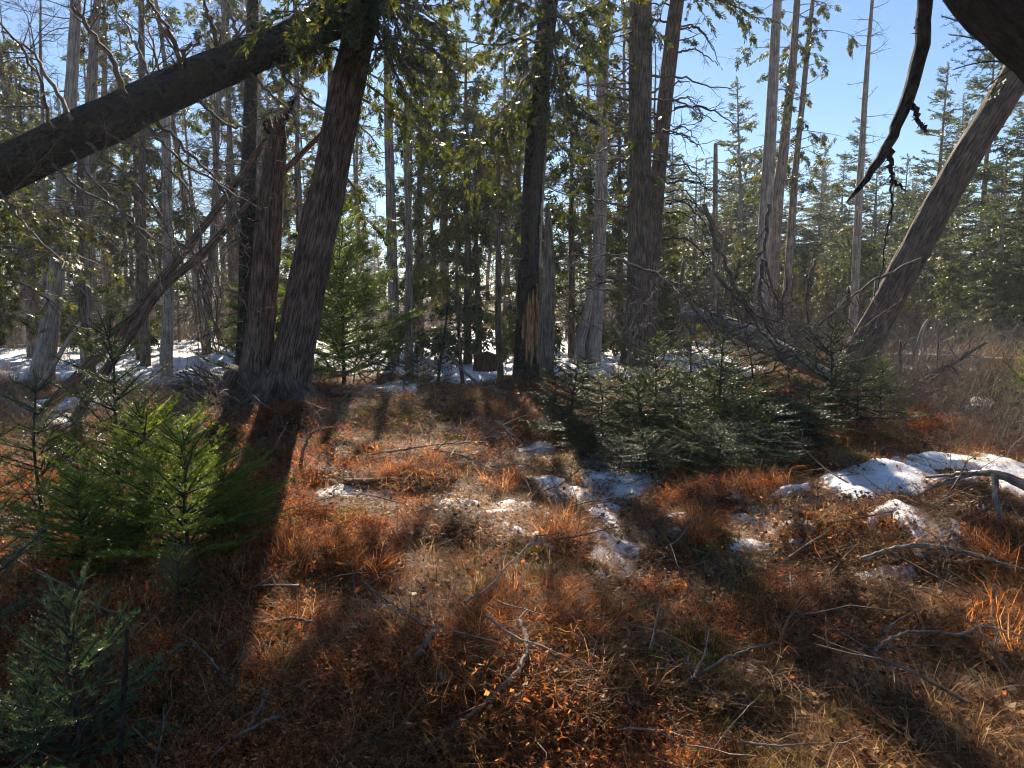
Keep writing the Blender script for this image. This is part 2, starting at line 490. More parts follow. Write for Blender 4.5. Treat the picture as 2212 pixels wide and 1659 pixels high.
def soil_material():
    m, nt, b = mat('soil')
    tc = N(nt, 'ShaderNodeTexCoord')
    n1 = N(nt, 'ShaderNodeTexNoise'); n1.inputs['Scale'].default_value = 3.0; n1.inputs['Detail'].default_value = 8; n1.inputs['Roughness'].default_value = .7
    n2 = N(nt, 'ShaderNodeTexNoise'); n2.inputs['Scale'].default_value = 60; n2.inputs['Detail'].default_value = 5; n2.inputs['Roughness'].default_value = .75
    for n in (n1, n2): nt.links.new(tc.outputs['Object'], n.inputs[0])
    c1 = ramp(nt, n1.outputs[0], [(.35, (.035, .018, .010)), (.55, (.085, .043, .02)), (.72, (.11, .075, .03))])
    c2 = ramp(nt, n2.outputs[0], [(.35, (.35, .3, .28)), (.65, (1.9, 1.7, 1.5))])
    mu = N(nt, 'ShaderNodeMix', data_type='RGBA', blend_type='MULTIPLY'); mu.inputs[0].default_value = 1
    nt.links.new(c1, mu.inputs[6]); nt.links.new(c2, mu.inputs[7]); nt.links.new(mu.outputs[2], b.inputs['Base Color'])
    b.inputs['Roughness'].default_value = .9
    bp = N(nt, 'ShaderNodeBump'); bp.inputs['Strength'].default_value = 1; bp.inputs['Distance'].default_value = .03
    nt.links.new(n2.outputs[0], bp.inputs['Height']); nt.links.new(bp.outputs[0], b.inputs['Normal'])
    return m
M['soil'] = soil_material()

def snow_material():
    m, nt, b = mat('snow')
    tc = N(nt, 'ShaderNodeTexCoord')
    n1 = N(nt, 'ShaderNodeTexNoise'); n1.inputs['Scale'].default_value = 14; n1.inputs['Detail'].default_value = 8; n1.inputs['Roughness'].default_value = .7
    n2 = N(nt, 'ShaderNodeTexNoise'); n2.inputs['Scale'].default_value = 90; n2.inputs['Detail'].default_value = 3
    n3 = N(nt, 'ShaderNodeTexNoise'); n3.inputs['Scale'].default_value = 4; n3.inputs['Detail'].default_value = 5
    for n in (n1, n2, n3): nt.links.new(tc.outputs['Object'], n.inputs[0])
    dirt = ramp(nt, n2.outputs[0], [(.74, (.84, .85, .88)), (.80, (.45, .38, .3))])
    base = ramp(nt, n3.outputs[0], [(.35, (.85, .84, .83)), (.6, (1, 1, 1))])
    mu = N(nt, 'ShaderNodeMix', data_type='RGBA', blend_type='MULTIPLY'); mu.inputs[0].default_value = 1
    nt.links.new(dirt, mu.inputs[6]); nt.links.new(base, mu.inputs[7]); nt.links.new(mu.outputs[2], b.inputs['Base Color'])
    b.inputs['Roughness'].default_value = .55; b.inputs['Specular IOR Level'].default_value = .35
    bp = N(nt, 'ShaderNodeBump'); bp.inputs['Strength'].default_value = .7; bp.inputs['Distance'].default_value = .03
    nt.links.new(n1.outputs[0], bp.inputs['Height']); nt.links.new(bp.outputs[0], b.inputs['Normal'])
    return m
M['snow'] = snow_material()

# ------------------------------------------------------------------ ground sheet to the horizon
def ground():
    rr = np.concatenate([[0.0], np.geomspace(0.8, 30, 210), np.geomspace(31.5, 1500, 50)])
    na = 640
    # rings closer together where the meadow is seen from
    th = np.arange(na) * 2 * PI / na
    X = rr[:, None] * np.sin(th)[None]; Y = rr[:, None] * np.cos(th)[None]
    Z = hgt(X, Y)
    V = np.stack([X, Y, Z], 2).reshape(-1, 3)
    n = len(rr); i = np.arange(n - 1)[:, None] * na; j = np.arange(na)[None]; j2 = (j + 1) % na
    Q = np.stack([i + j, i + na + j, i + na + j2, i + j2], 2).reshape(-1, 4)
    mb = MB(); mb.add(V, Q[na:], Q[:na][:, 1:], .5)
    return tag(mb.build('ground', M['soil'], smooth=True), kind='structure')
ground()

# ------------------------------------------------------------------ snow
def sdist(px, py, poly):
    """signed distance to polygon, positive inside"""
    d = np.full(px.shape, 1e9); ins = np.zeros(px.shape, bool)
    n = len(poly)
    for i in range(n):
        a = poly[i]; b = poly[(i + 1) % n]
        e = b - a; wx = px - a[0]; wy = py - a[1]
        t = np.clip((wx * e[0] + wy * e[1]) / (e @ e + 1e-12), 0, 1)
        d = np.minimum(d, np.hypot(wx - e[0] * t, wy - e[1] * t))
        c = ((a[1] > py) != (b[1] > py)) & (px < (b[0] - a[0]) * (py - a[1]) / (b[1] - a[1] + 1e-12) + a[0])
        ins ^= c
    return np.where(ins, d, -d)

SNOW = []      # world polygons with their noise amplitude
def snow_sd(x, y, rec):
    poly, amp, fr = rec
    return sdist(x, y, poly) + amp * fbm(x * fr, y * fr, 1.7, 3)

def snow_patch(pix, label, thick=0.05, name='snow_patch', kind=None, group=None, step=None):
    poly = np.array([G(a, b)[:2] for a, b in pix])
    D = poly[:, 1].mean(); size = min(np.ptp(poly[:, 0]), np.ptp(poly[:, 1]))
    amp = min(size * .10, 0.16); fr = 1.0 / max(.10, min(size * .28, .9))
    rec = (poly, amp, fr); SNOW.append((poly.min(0) - amp * 2, poly.max(0) + amp * 2, rec))
    st = step or max(.014, D * .0048)
    if D < 9: poly = poly.mean(0) + (poly - poly.mean(0)) * (1.06 if size > .8 else 1.42); rec = (poly, amp, fr); SNOW[-1] = (poly.min(0) - amp * 2, poly.max(0) + amp * 2, rec)
    x0, y0 = poly.min(0) - amp * 2 - st; x1, y1 = poly.max(0) + amp * 2 + st
    xs = np.arange(x0, x1, st); ys = np.arange(y0, y1, st * 1.3)
    X, Y = np.meshgrid(xs, ys)
    d = snow_sd(X, Y, rec)
    if size > .35: d = np.minimum(d, .16 - .22 * (fbm(X * 2.6 + 4, Y * 2.6, 6, 3) - .25).clip(0) * 3)
    thick *= .4
    w = min(.05, size * .16) + .008
    t = thick * (1 - np.exp(-np.clip(d, 0, None) / w))
    Z = hgt(X, Y) + np.where(d > 0, t + .035, -.06) + (.012 * vnoise(X * 5, Y * 5, 8) + .008 * vnoise(X * 13, Y * 13, 2) + .004 * vnoise(X * 29, Y * 29, 2)) * (d > 0)
    nx = len(xs); ny = len(ys)
    i = np.arange(ny - 1)[:, None] * nx; j = np.arange(nx - 1)[None]
    Q = np.stack([i + j, i + j + 1, i + nx + j + 1, i + nx + j], 2).reshape(-1, 4)
    dd = d.reshape(-1); Q = Q[(dd[Q].max(1) > 0)]
    if not len(Q): return
    V = np.stack([X, Y, Z], 2).reshape(-1, 3)
    u, inv = np.unique(Q, return_inverse=True)
    mb = MB(); mb.add(V[u], inv.reshape(-1, 4), None, .5)
    o = mb.build(name, M['snow'], smooth=True)
    if kind: tag(o, kind=kind)
    else: tag(o, label, 'snow', group)
    return o

NEARSNOW = [
 ([(1712,1085),(1745,1040),(1800,1025),(1880,1020),(1940,1005),(2000,990),(2050,1000),(2110,1005),(2150,1030),(2090,1040),(2020,1045),(1975,1060),(1960,1090),(1900,1108),(1820,1098),(1750,1100)],
  'large melting snow patch in front of the dark fir thicket at its right end', .09),
 ([(1900,1108),(1960,1085),(2000,1060),(1990,1100),(1960,1112)], 'small snow tongue at the foot of the largest near snow patch', .05),
 ([(2120,995),(2212,1010),(2250,1040),(2212,1060),(2150,1040)], 'snow patch at the photo edge beside the pale forked dead branch', .07),
 ([(1955,1120),(2040,1130),(2070,1175),(2060,1192),(1990,1185),(1970,1150)], 'tapering snow strip in the sedge below the largest near patch', .06),
 ([(1530,1225),(1575,1185),(1620,1165),(1660,1175),(1640,1200),(1580,1225)], 'pointed snow patch among brown sedge hummocks right of centre', .07),
 ([(1595,1130),(1660,1130),(1735,1140),(1735,1152),(1660,1160),(1600,1150)], 'flat snow patch just behind the pointed snow patch', .05),
 ([(1610,1108),(1660,1105),(1720,1115),(1700,1124),(1640,1120)], 'thin snow sliver under the front of the fir thicket', .03),
 ([(1280,1100),(1320,1095),(1345,1115),(1335,1150),(1375,1185),(1350,1215),(1300,1225),(1290,1170),(1285,1130)], 'narrow upright snow patch between two rounded sedge hummocks', .07),
 ([(1275,1018),(1330,1018),(1400,1025),(1405,1045),(1370,1068),(1320,1055),(1280,1050)], 'snow patch in shade left of the fir thicket bottom', .06),
 ([(1160,1025),(1195,1040),(1240,1060),(1300,1075),(1320,1095),(1260,1088),(1200,1080),(1165,1050)], 'winding snow strip leading down from the mossy log', .05),
 ([(1125,978),(1165,965),(1190,975),(1180,992),(1140,992)], 'small rounded snow patch in shade below the centre trunk', .05),
 ([(1100,1150),(1150,1165),(1185,1185),(1170,1192),(1125,1175)], 'short slanting snow sliver on the sunlit brown grass', .05),
 ([(975,1085),(1050,1100),(1130,1095),(1120,1115),(1040,1120),(980,1105)], 'melting snow streak in the sunlit centre grass', .04),
 ([(700,1070),(760,1060),(830,1075),(760,1085),(705,1085)], 'thin snow streak by the shadow of the twin cedars', .03),
 ([(1370,1150),(1420,1160),(1470,1150),(1460,1168),(1400,1172)], 'small crescent snow patch beside the upright narrow patch', .04),
 ([(1440,1115),(1480,1120),(1475,1135),(1445,1130)], 'tiny snow crumb above the crescent snow patch', .04),
 ([(1570,1075),(1610,1075),(1615,1088),(1590,1092)], 'tiny snow remnant under the fir boughs', .03),
 ([(1870,1255),(1960,1240),(1965,1265),(1900,1280),(1868,1275)], 'snow remnant lying under the curved fallen branch', .04),
 ([(1270,990),(1310,992),(1300,1005),(1275,1003)], 'tiny snow remnant behind the shaded snow patch', .03),
 ([(1700,1180),(1740,1178),(1735,1190),(1710,1192)], 'tiny snow spot right of the pointed patch', .03),
]
for pix, lab, th in NEARSNOW: snow_patch(pix, lab, th)
FARSNOW = [
 ([(60,925),(80,905),(130,890),(190,905),(180,925),(110,938)], .07),
 ([(0,880),(0,870),(70,872),(150,866),(300,872),(290,885),(200,895),(60,895)], .07),
 ([(0,800),(100,790),(230,800),(380,805),(520,800),(530,822),(400,838),(250,830),(120,815),(0,815)], .10),
 ([(770,850),(810,838),(860,832),(905,835),(915,850),(870,862),(790,866)], .10),
 ([(930,815),(1000,790),(1060,780),(1112,785),(1112,815),(1060,832),(1000,838),(940,832)], .10),
 ([(1165,790),(1240,780),(1330,778),(1340,795),(1300,810),(1180,812)], .10),
 ([(1160,765),(1250,760),(1330,765),(1300,772),(1180,775)], .08),
 ([(1400,750),(1470,742),(1560,735),(1600,742),(1590,760),(1500,768),(1420,765)], .15),
 ([(1480,775),(1560,765),(1580,785),(1500,795)], .1),
 ([(1930,765),(1990,752),(2060,748),(2140,752),(2170,765),(2060,772),(1950,775)], .12),
 ([(1930,798),(2040,795),(2150,798),(2140,808),(2000,812)], .06),
 ([(2050,882),(2100,872),(2170,880),(2150,892),(2090,893)], .08),
 ([(2010,965),(2050,960),(2030,972)], .05),
]
for pix, th in FARSNOW: snow_patch(pix, None, th, kind='structure')

def snow_far():
    xs = np.arange(-34, 40, .16); ys = np.arange(14.5, 60, .16)
    X, Y = np.meshgrid(xs, ys)
    d = fbm(X * .22 + 3, Y * .16 + 1, 2.2, 4) + .45 * np.exp(-((X + 9) / 7) ** 2) - .25 * np.exp(-((X - 12) / 7) ** 2) + .12
    d = np.minimum(d, (Y - 15.0) * .5)
    Z = hgt(X, Y) + np.where(d > 0, .02 + .12 * (1 - np.exp(-np.clip(d, 0, None) * 6)), -.05) + .05 * vnoise(X * 1.1, Y * 1.1, 5) * (d > 0)
    nx = len(xs); ny = len(ys)
    i = np.arange(ny - 1)[:, None] * nx; j = np.arange(nx - 1)[None]
    Q = np.stack([i + j, i + j + 1, i + nx + j + 1, i + nx + j], 2).reshape(-1, 4)
    dd = d.reshape(-1); Q = Q[dd[Q].max(1) > 0]
    V = np.stack([X, Y, Z], 2).reshape(-1, 3)
    u, inv = np.unique(Q, return_inverse=True)
    mb = MB(); mb.add(V[u], inv.reshape(-1, 4), None, .5)
    tag(mb.build('snow_cover', M['snow'], smooth=True), kind='structure')
    return xs, ys, d
FX, FY, FD = snow_far()

def in_snow(x, y, margin=0.0):
    m = np.zeros(len(x), bool)
    for lo, hi, rec in SNOW:
        s = (x > lo[0]) & (x < hi[0]) & (y > lo[1]) & (y < hi[1])
        if s.any():
            idx = np.nonzero(s)[0]; m[idx] |= snow_sd(x[idx], y[idx], rec) > margin
    i = np.clip(((x - FX[0]) / .16).astype(int), 0, len(FX) - 1); j = np.clip(((y - FY[0]) / .16).astype(int), 0, len(FY) - 1)
    m |= (y > 15) & (FD[j, i] > .02) & (np.abs(x) < 33)
    return m

# ------------------------------------------------------------------ named trees of the near wood
def fin(root, *kids):
    KIDS[root.name] = [k for k in kids if k is not None]
    return root

def near_trunk(name, label, pts, m, cat='tree', k=40, n=70, ridge=.05, lump=.06, freq=9, flare=0.0, jag=0.0, seed=1.0, part='trunk', broken_top=False):
    path, rad = pixel_path(pts, n)
    base = path[0].copy()
    if flare:
        L = np.linspace(0, 1, n) * np.linalg.norm(path[-1] - path[0])
        rad = rad * (1 + flare * np.exp(-L / .28))
    t = thing(name, label, cat, tuple(base))
    mb = MB()
    d0 = trunk_disp(seed, ridge, lump, freq)
    def disp(th, L, r):
        v = d0(th, L, r)
        if flare: v = v + .45 * flare * np.exp(-L / .22) * np.cos(th * 5 + seed) * (.6 + .4 * np.sin(th * 3))
        return v
    tube(mb, path - base, rad, k, .5, disp)
    if broken_top:
        rs = random.Random(int(seed * 10)); r = rad[-1]
        for q in range(9):
            a = q * 2 * PI / 9; p = path[-1] - base + np.array([math.cos(a) * r * .6, math.sin(a) * r * .6, -.08])
            tube(mb, [p, p + [0, 0, rs.uniform(.1, .22)], p + [rs.uniform(-.02, .02), 0, rs.uniform(.2, .38)]], [r * .38, r * .3, .006], 5, .6)
    o = mb.build(part, m, t, smooth=True)
    fin(t, o)
    return t, path, rad, base

def add_branches(t, base, specs, m, seed=1, dep=2, name='branch', nkid=6, wob=.10, grav=0.0, ratio=.45, root=None):
    """specs: [(pixel polyline [(px,py)...], Y0, Y1, width_px)] every limb its own part"""
    rs = random.Random(seed)
    for pp, Y0, Y1, w in specs:
        k = len(pp); A = np.array([list(P(a, b, Y0 + (Y1 - Y0) * i / (k - 1))) for i, (a, b) in enumerate(pp)])
        if root is not None: A = np.concatenate([root[np.argmin(np.linalg.norm(root - A[0], axis=1))][None], A])
        n = max(8, 5 * k); S = smooth_path(A, n); S[1:] += np.array([[rs.gauss(0, .012), rs.gauss(0, .012), rs.gauss(0, .012)] for _ in range(n - 1)])
        r = W(w, Y0) / 2; mb = MB(); rr = np.linspace(r, max(r * .35, .004), n)
        tube(mb, S - base, rr, 7, rs.random())
        Lt = np.linalg.norm(np.diff(S, axis=0), axis=1).sum()
        for _ in range(nkid):
            f = rs.uniform(.15, 1); i = min(n - 2, int(f * (n - 1))); ax = unit(S[i + 1] - S[i])
            s = unit(np.cross(ax, [rs.gauss(0, 1), rs.gauss(0, 1), rs.gauss(0, 1)]))
            twigs(mb, S[i] - base, ax * .6 + s * .8, Lt * ratio * rs.uniform(.3, .9), max(rr[i] * .5, .004), dep, wob + .04, grav, 6, .5, rs)
        o = mb.build(name, m, t, smooth=True)
        KIDS[t.name].append(o)

# big mossy leaning trunk, upper left
YL = 9.95
def YLf(px): return float(np.interp(px, [-1020, -330, 200, 500, 700, 960], [6.6, 7.0, 7.6, 8.7, 9.78, 9.95]))
t, path, rad, base = near_trunk('leaning_tree', 'thick dark mossy trunk leaning across the upper left over the broken cedar',
    [(a_, b_, YLf(a_), w_) for a_, b_, Y_, w_ in [(-1020,1060,YL,112),(-700,810,YL,104),(-330,560,YL,90),(-120,440,YL,87),(0,370,YL,85),(200,275,YL,83),(400,182,YL,80),(560,112,YL,75),(700,52,YL,72),(860,-30,YL,66),(960,-90,YL,56)]],
    M['dark_bark'], k=64, n=200, ridge=.09, lump=.13, freq=8, seed=2.3)
lb = [([(105,268),(95,200),(60,120),(0,50),(-40,-10)],9.75,8.95,9), ([(150,255),(120,190),(70,110),(10,70)],9.75,10.95,12), ([(268,200),(240,120),(190,60),(145,0),(120,-60)],9.75,9.15,15),
      ([(390,140),(375,80),(340,30),(310,-20)],9.85,9.25,13), ([(390,138),(400,105),(425,92),(440,75)],9.75,9.55,14), ([(470,108),(460,50),(440,0),(430,-40)],9.95,9.45,12), ([(510,95),(500,40),(485,-20)],9.95,10.25,11),
      ([(325,170),(300,110),(265,50),(240,-20)],10.15,11.15,8), ([(350,165),(330,90),(310,30)],10.25,11.55,8),
      ([(345,270),(420,340),(470,395),(500,440),(530,520)],9.85,9.35,9), ([(320,280),(390,345),(470,400),(560,450)],9.75,9.05,8), ([(205,325),(280,390),(340,450),(380,530),(400,560)],9.75,9.15,9),
      ([(170,350),(230,420),(290,480),(330,560),(350,640)],9.75,8.95,7), ([(120,370),(210,430),(300,490),(390,560)],9.85,9.25,7), ([(430,220),(480,265),(520,280),(560,260),(590,235)],9.85,9.55,8),
      ([(600,140),(640,190),(690,230),(740,260)],9.75,9.25,9), ([(560,180),(600,215),(640,260),(660,330)],9.75,9.65,7), ([(0,420),(70,500),(130,560),(190,640)],9.75,8.75,7), ([(250,300),(330,330),(400,400),(440,520),(430,640),(470,760)],9.65,8.35,6)]
lb = [(pp, a_ - 9.95 + YLf(pp[0][0]), b_ - 9.95 + YLf(pp[0][0]), w_) for pp, a_, b_, w_ in lb]
add_branches(t, base, lb, M['twig'], 5, 2, nkid=7, root=path)

# twin cedars on the mound
YP = 9.3
tc, cpath, crad, cbase = near_trunk('cedar_tree', 'tall reddish cedar with fluted trunk leaning right, the thicker of the two at the mound',
    [(612,925,YP,92),(622,850,YP,86),(640,740,YP,81),(672,580,YP,78),(705,420,YP,74),(742,230,YP,68),(785,30,YP,62),(830,-170,YP+.1,56),(880,-400,YP+.3,48),(930,-620,YP+.5,36),(975,-900,YP+.8,18)],
    M['cedar_bark'], k=96, n=180, ridge=.06, lump=.05, freq=12, flare=.32, seed=4.1)
tb, bpath, brad, bbase = near_trunk('broken_cedar', 'snapped cedar trunk with a jagged top standing against the thicker leaning cedar',
    [(528,905,YP+.15,74),(548,840,YP+.15,66),(560,740,YP+.15,60),(572,600,YP+.15,56),(580,480,YP+.15,52),(592,360,YP+.15,47),(598,295,YP+.15,42)],
    M['cedar_bark'], k=80, n=120, ridge=.06, lump=.06, freq=10, flare=.4, seed=6.2, broken_top=True)
add_branches(tb, bbase, [([(598,290),(612,265),(628,235),(632,205)],YP+.1,YP,13), ([(590,300),(570,275),(580,255)],YP+.1,YP,9), ([(575,480),(530,470),(480,500)],YP+.1,YP-.4,4), ([(560,690),(500,700),(450,720),(420,735)],YP+.1,YP-.3,4)], M['dark_bark'], 8, 1, nkid=3, root=bpath)

def roots(t, base, path, rad, seed, count=7):
    rs = random.Random(seed)
    for q in range(count):
        a = 2 * PI * q / count + rs.uniform(-.3, .3); L = rs.uniform(.45, 1.0); r0 = rad[4] * rs.uniform(.30, .45); pts = []
        c = path[3]
        for k in range(9):
            f = k / 8; rr = rad[4] * .55 + L * f; x_ = path[0][0] + math.cos(a + .4 * f) * rr; y_ = path[0][1] + math.sin(a + .4 * f) * rr
            z_ = float(hgt(x_, y_)) + .30 * (1 - f) ** 3.2 + r0 * (.35 - .8 * f); pts.append([x_, y_, z_])
        mb = MB(); tube(mb, np.array(pts) - base, np.linspace(r0, r0 * .35, 9), 10, .5, trunk_disp(seed + q, .08, .1, 5)); KIDS[t.name].append(mb.build('root', M['cedar_bark'], t, smooth=True))
roots(tc, cbase, cpath, crad, 3); roots(tb, bbase, bpath, brad, 4, 6)

# leaning thin stems crossing behind the broken cedar
t, *_ = near_trunk('leaning_sapling', 'thin brown stem leaning right, upper of the crossing pair left of the cedars',
    [(60,935,9.0,24),(135,846,9.0,24),(230,750,9.0,22),(335,620,9.05,22),(390,553,9.1,18),(473,447,9.3,16),(567,312,9.6,13),(640,210,10.0,9)], M['cedar_bark'], k=18, n=60, ridge=.04, lump=.08, seed=8.8)
b_ = P(60,935,9.0)
add_branches(t, b_, [([(300,650),(270,560),(220,500),(190,480)],9.0,8.6,4), ([(400,540),(330,470),(240,400),(150,370)],9.1,8.6,4), ([(470,450),(500,520),(470,600),(480,640)],9.2,8.8,3), ([(330,600),(300,560),(250,540)],9.,8.7,3)], M['twig'], 12, 1, nkid=6)
t, *_ = near_trunk('leaning_sapling', 'thin brown stem leaning right, lower of the crossing pair left of the cedars',
    [(150,925,8.85,21),(180,873,8.85,21),(260,755,8.9,19),(345,625,8.95,18),(433,553,9.1,17),(547,433,9.4,14),(620,363,9.6,13),(697,287,9.9,10),(760,215,10.2,6)], M['cedar_bark'], k=18, n=60, ridge=.04, lump=.08, seed=9.8)
add_branches(t, P(150,925,8.85), [([(500,480),(540,560),(520,640),(545,700)],9.3,9.0,3), ([(600,380),(560,350),(500,345)],9.5,9.2,4)], M['twig'], 13, 1, nkid=6)

# centre trunk with the torn bark
YC = 11.6
tt, mpath, mrad, mbase = near_trunk('damaged_tree', 'dark trunk with torn bark and orange bare wood in the middle of the clearing',
    [(1133,862,YC,62),(1136,800,YC,55),(1140,700,YC,49),(1143,600,YC,46),(1146,500,YC,44),(1152,400,YC,43),(1160,280,YC,42),(1170,150,YC,42),(1186,0,YC,38),(1200,-200,YC,32),(1210,-420,YC,24),(1216,-700,YC,10)],
    M['dark_bark'], k=48, n=130, ridge=.05, lump=.07, seed=11.0, flare=.12)
def strip_part(path, rad, i0, i1, a0, a1, m, parent, base, off=.012, seed=1, edge=.25, name='bare_wood'):
    """patch of wood or bark standing on the trunk between two heights and two bearings; a=0 faces the camera"""
    mb = MB(); na = 14; seg = np.arange(i0, i1); V = []; B = []
    rs = random.Random(seed)
    for ii, i in enumerate(seg):
        f = ii / (len(seg) - 1); sh = math.sin(PI * min(1, max(0, f))) ** .45
        jl = rs.uniform(-edge, edge) * .6; jr = rs.uniform(-edge, edge) * .6
        mid = (a0 + a1) / 2; hw = (a1 - a0) / 2 * sh
        for q in range(na):
            u = q / (na - 1); a = mid - hw + 2 * hw * u + (jl * (1 - u) + jr * u) * sh
            rr = rad[i] * 1.0 + off * (math.sin(PI * u) ** .35 if 0 < u < 1 else -1.5) * (1 if 0 < f < 1 else -1) + rs.uniform(-.002, .003)
            V.append(path[i] - base + np.array([math.sin(a) * rr, -math.cos(a) * rr, 0])); B.append([math.sin(a) * .2, math.cos(a) * .2, path[i][2]])
    n = len(seg); i = np.arange(n - 1)[:, None] * na; j = np.arange(na - 1)[None]
    Q = np.stack([i + j, i + j + 1, i + na + j + 1, i + na + j], 2).reshape(-1, 4)
    mb.add(V, Q, None, .5, np.array(B))
    o = mb.build(name, m, parent, smooth=True); KIDS[parent.name].append(o); return o
def near_idx(path, px, py, Y):
    return int(np.argmin(np.abs(path[:, 2] - P(px, py, Y)[2])))
for q in range(9):
    strip_part(mpath, mrad, near_idx(mpath,1140,(740,775,790,765,800,770,750,785,730)[q],YC), near_idx(mpath,1140,(660,640,615,625,600,612,595,622,640)[q],YC), -.55 + .2 * q, -.27 + .2 * q, M['orange_wood' if q % 4 != 1 else 'rot_wood'], tt, mbase, (.02, .012, .026, .016, .03, .014, .022, .028, .014)[q], 30 + q, .12)
strip_part(mpath, mrad, near_idx(mpath,1140,840,YC), near_idx(mpath,1140,700,YC), -1.1, -.1, M['dark_bark'], tt, mbase, .018, 4)
strip_part(mpath, mrad, near_idx(mpath,1150,600,YC), near_idx(mpath,1170,205,YC), 1.15, 1.75, M['pale_wood'], tt, mbase, .016, 5)
strip_part(mpath, mrad, near_idx(mpath,1145,560,YC), near_idx(mpath,1165,160,YC), -.5, .8, M['dark_twig'], tt, mbase, .022, 6, name='loose_bark')
add_branches(tt, mbase, [([(1150,440),(1100,480),(1060,500)],YC,YC-.6,5), ([(1140,560),(1090,562),(1030,560)],YC,YC-.8,4), ([(1160,300),(1240,290),(1300,310)],YC,YC-.5,4), ([(1130,690),(1090,680),(1040,690)],YC,YC-.5,3)], M['twig'], 21, 1, nkid=5, root=mpath)

# double cedar right of the middle
YD = 13.5
td, dpath, drad, dbase = near_trunk('cedar_tree', 'straight grey-brown cedar right of the torn-bark trunk with many dead side twigs',
    [(1376,790,YD,70),(1378,720,YD,58),(1382,600,YD,52),(1383,500,YD,50),(1382,300,YD,48),(1383,100,YD,46),(1384,-80,YD,42),(1386,-300,YD,32),(1388,-600,YD,12)], M['cedar_bark'], k=56, n=120, ridge=.04, lump=.05, seed=14., flare=.2)
te, epath, erad, ebase = near_trunk('cedar_tree', 'slimmer dark cedar leaning right just behind the straight grey-brown cedar',
    [(1388,795,YD+.4,44),(1398,700,YD+.4,40),(1408,580,YD+.4,32),(1420,400,YD+.4,30),(1440,180,YD+.4,32),(1462,0,YD+.4,30),(1485,-160,YD+.4,26),(1510,-400,YD+.4,18),(1530,-620,YD+.4,7)], M['cedar_bark'], k=40, n=110, ridge=.04, lump=.05, seed=15.)
rs_ = random.Random(44); sp = []
for i in range(30):
    y = rs_.uniform(120, 640); s = -1 if i % 3 else 1
    L = rs_.uniform(60, 190); x = 1382 + s * 22; dz = rs_.uniform(-40, 60)
    sp.append(([(x, y), (x + s * L * .4, y + dz * .2 - 6), (x + s * L * .75, y + dz * .7), (x + s * L, y + dz + rs_.uniform(-25, 25))], YD - .05, YD + rs_.uniform(-1.6, .3), rs_.uniform(3, 6)))
add_branches(td, dbase, sp, M['twig'], 22, 1, nkid=5, ratio=.35)
sp = []
for i in range(22):
    y = rs_.uniform(-40, 560); s = 1 if i % 4 else -1
    cx = 1412 + (580 - y) * .085
    L = rs_.uniform(60, 150); dz = rs_.uniform(10, 90); x = cx + s * 14
    sp.append(([(x, y), (x + s * L * .4, y - 12 + dz * .1), (x + s * L * .75, y + dz * .4), (x + s * L, y + dz)], YD + .4, YD + .4 + rs_.uniform(-1.0, .6), rs_.uniform(3, 6)))
add_branches(te, ebase, sp, M['dark_twig'], 23, 1, nkid=6, ratio=.4)

# right leaning trunk
YR = 11.0
t, rpath, rrad, rbase = near_trunk('leaning_cedar', 'bare brown cedar trunk leaning steeply right above the fir thicket',
    [(1795,885,YR,72),(1845,785,YR,68),(1900,690,YR,63),(1950,590,YR-.1,61),(2010,480,YR-.2,61),(2080,350,YR-.4,61),(2150,240,YR-.6,61),(2230,100,YR-.8,60),(2330,-80,YR-1,53),(2460,-330,YR-1.3,37)], M['cedar_bark'], k=60, n=110, ridge=.04, lump=.06, freq=9, seed=17., flare=.15)
add_branches(t, rbase, [([(1880,700),(1840,720),(1790,745)],YR-.2,YR-.9,4), ([(1870,800),(1900,770),(1940,740)],YR,YR-.3,4)], M['twig'], 24, 1, nkid=3)

# near dark trunk in the upper right corner and the limb hanging beside it
YN = 4.6
t, npath, nrad, nbase = near_trunk('dark_tree', 'very dark near trunk cutting across the top right corner above the leaning cedar',
    [(3120,1190,YN+1.1,380),(2900,800,YN+.8,350),(2625,330,YN+.3,310),(2450,165,YN,285),(2325,30,YN,275),(2210,-90,YN,280),(2120,-200,YN,270),(1990,-360,YN+.2,250)], M['black_bark'], k=140, n=200, ridge=.085, lump=.09, freq=7, seed=19.)
def dark_limb():
    t = thing('hanging_limb', 'broken black limb with forked tips hanging down from the top right', 'branch', tuple(P(1995,-120,5.2)))
    base = P(1995,-120,5.2); KIDS[t.name] = []
    limbs = [([(2075,-230,44),(2020,-180,42),(1995,-120,38),(1990,0,37),(1980,80,36),(1968,160,35),(1945,230,33),(1925,290,26),(1900,335,24),(1860,385,18),(1835,415,13),(1820,436,5)], 'limb'),
             ([(1945,225,20),(1965,235,15),(1975,262,12),(1990,285,7)], 'fork'),
             ([(1912,325,18),(1914,360,12),(1918,390,10),(1935,402,7),(1945,412,4)], 'fork'),
             ([(1916,380,7),(1914,420,6),(1920,450,5),(1905,500,5),(1898,560,3),(1880,640,3)], 'fork'),
             ([(1972,40,12),(1978,70,9),(1990,78,3)], 'fork')]
    rs = random.Random(3)
    for pts, nm in limbs:
        pa, ra = pixel_path([(a + 10, b, 5.2, w * .78) for a, b, w in pts], 26)
        pa[1:-1] += np.array([[rs.gauss(0, .006), rs.gauss(0, .01), rs.gauss(0, .006)] for _ in range(24)])
        mb = MB(); tube(mb, pa - base, ra, 14, .5, trunk_disp(rs.random() * 9, .08, .14 if nm == 'limb' else .04, 5))
        for _ in range(5):
            i = rs.randrange(3, 24); s = unit([rs.gauss(0, 1), rs.gauss(0, .4), rs.gauss(0, 1)])
            tube(mb, [pa[i] - base, pa[i] - base + s * (ra[i] + .03)], [.006, .002], 4, .5)
        KIDS[t.name].append(mb.build(nm, M['black_bark'], t, smooth=True))
dark_limb()

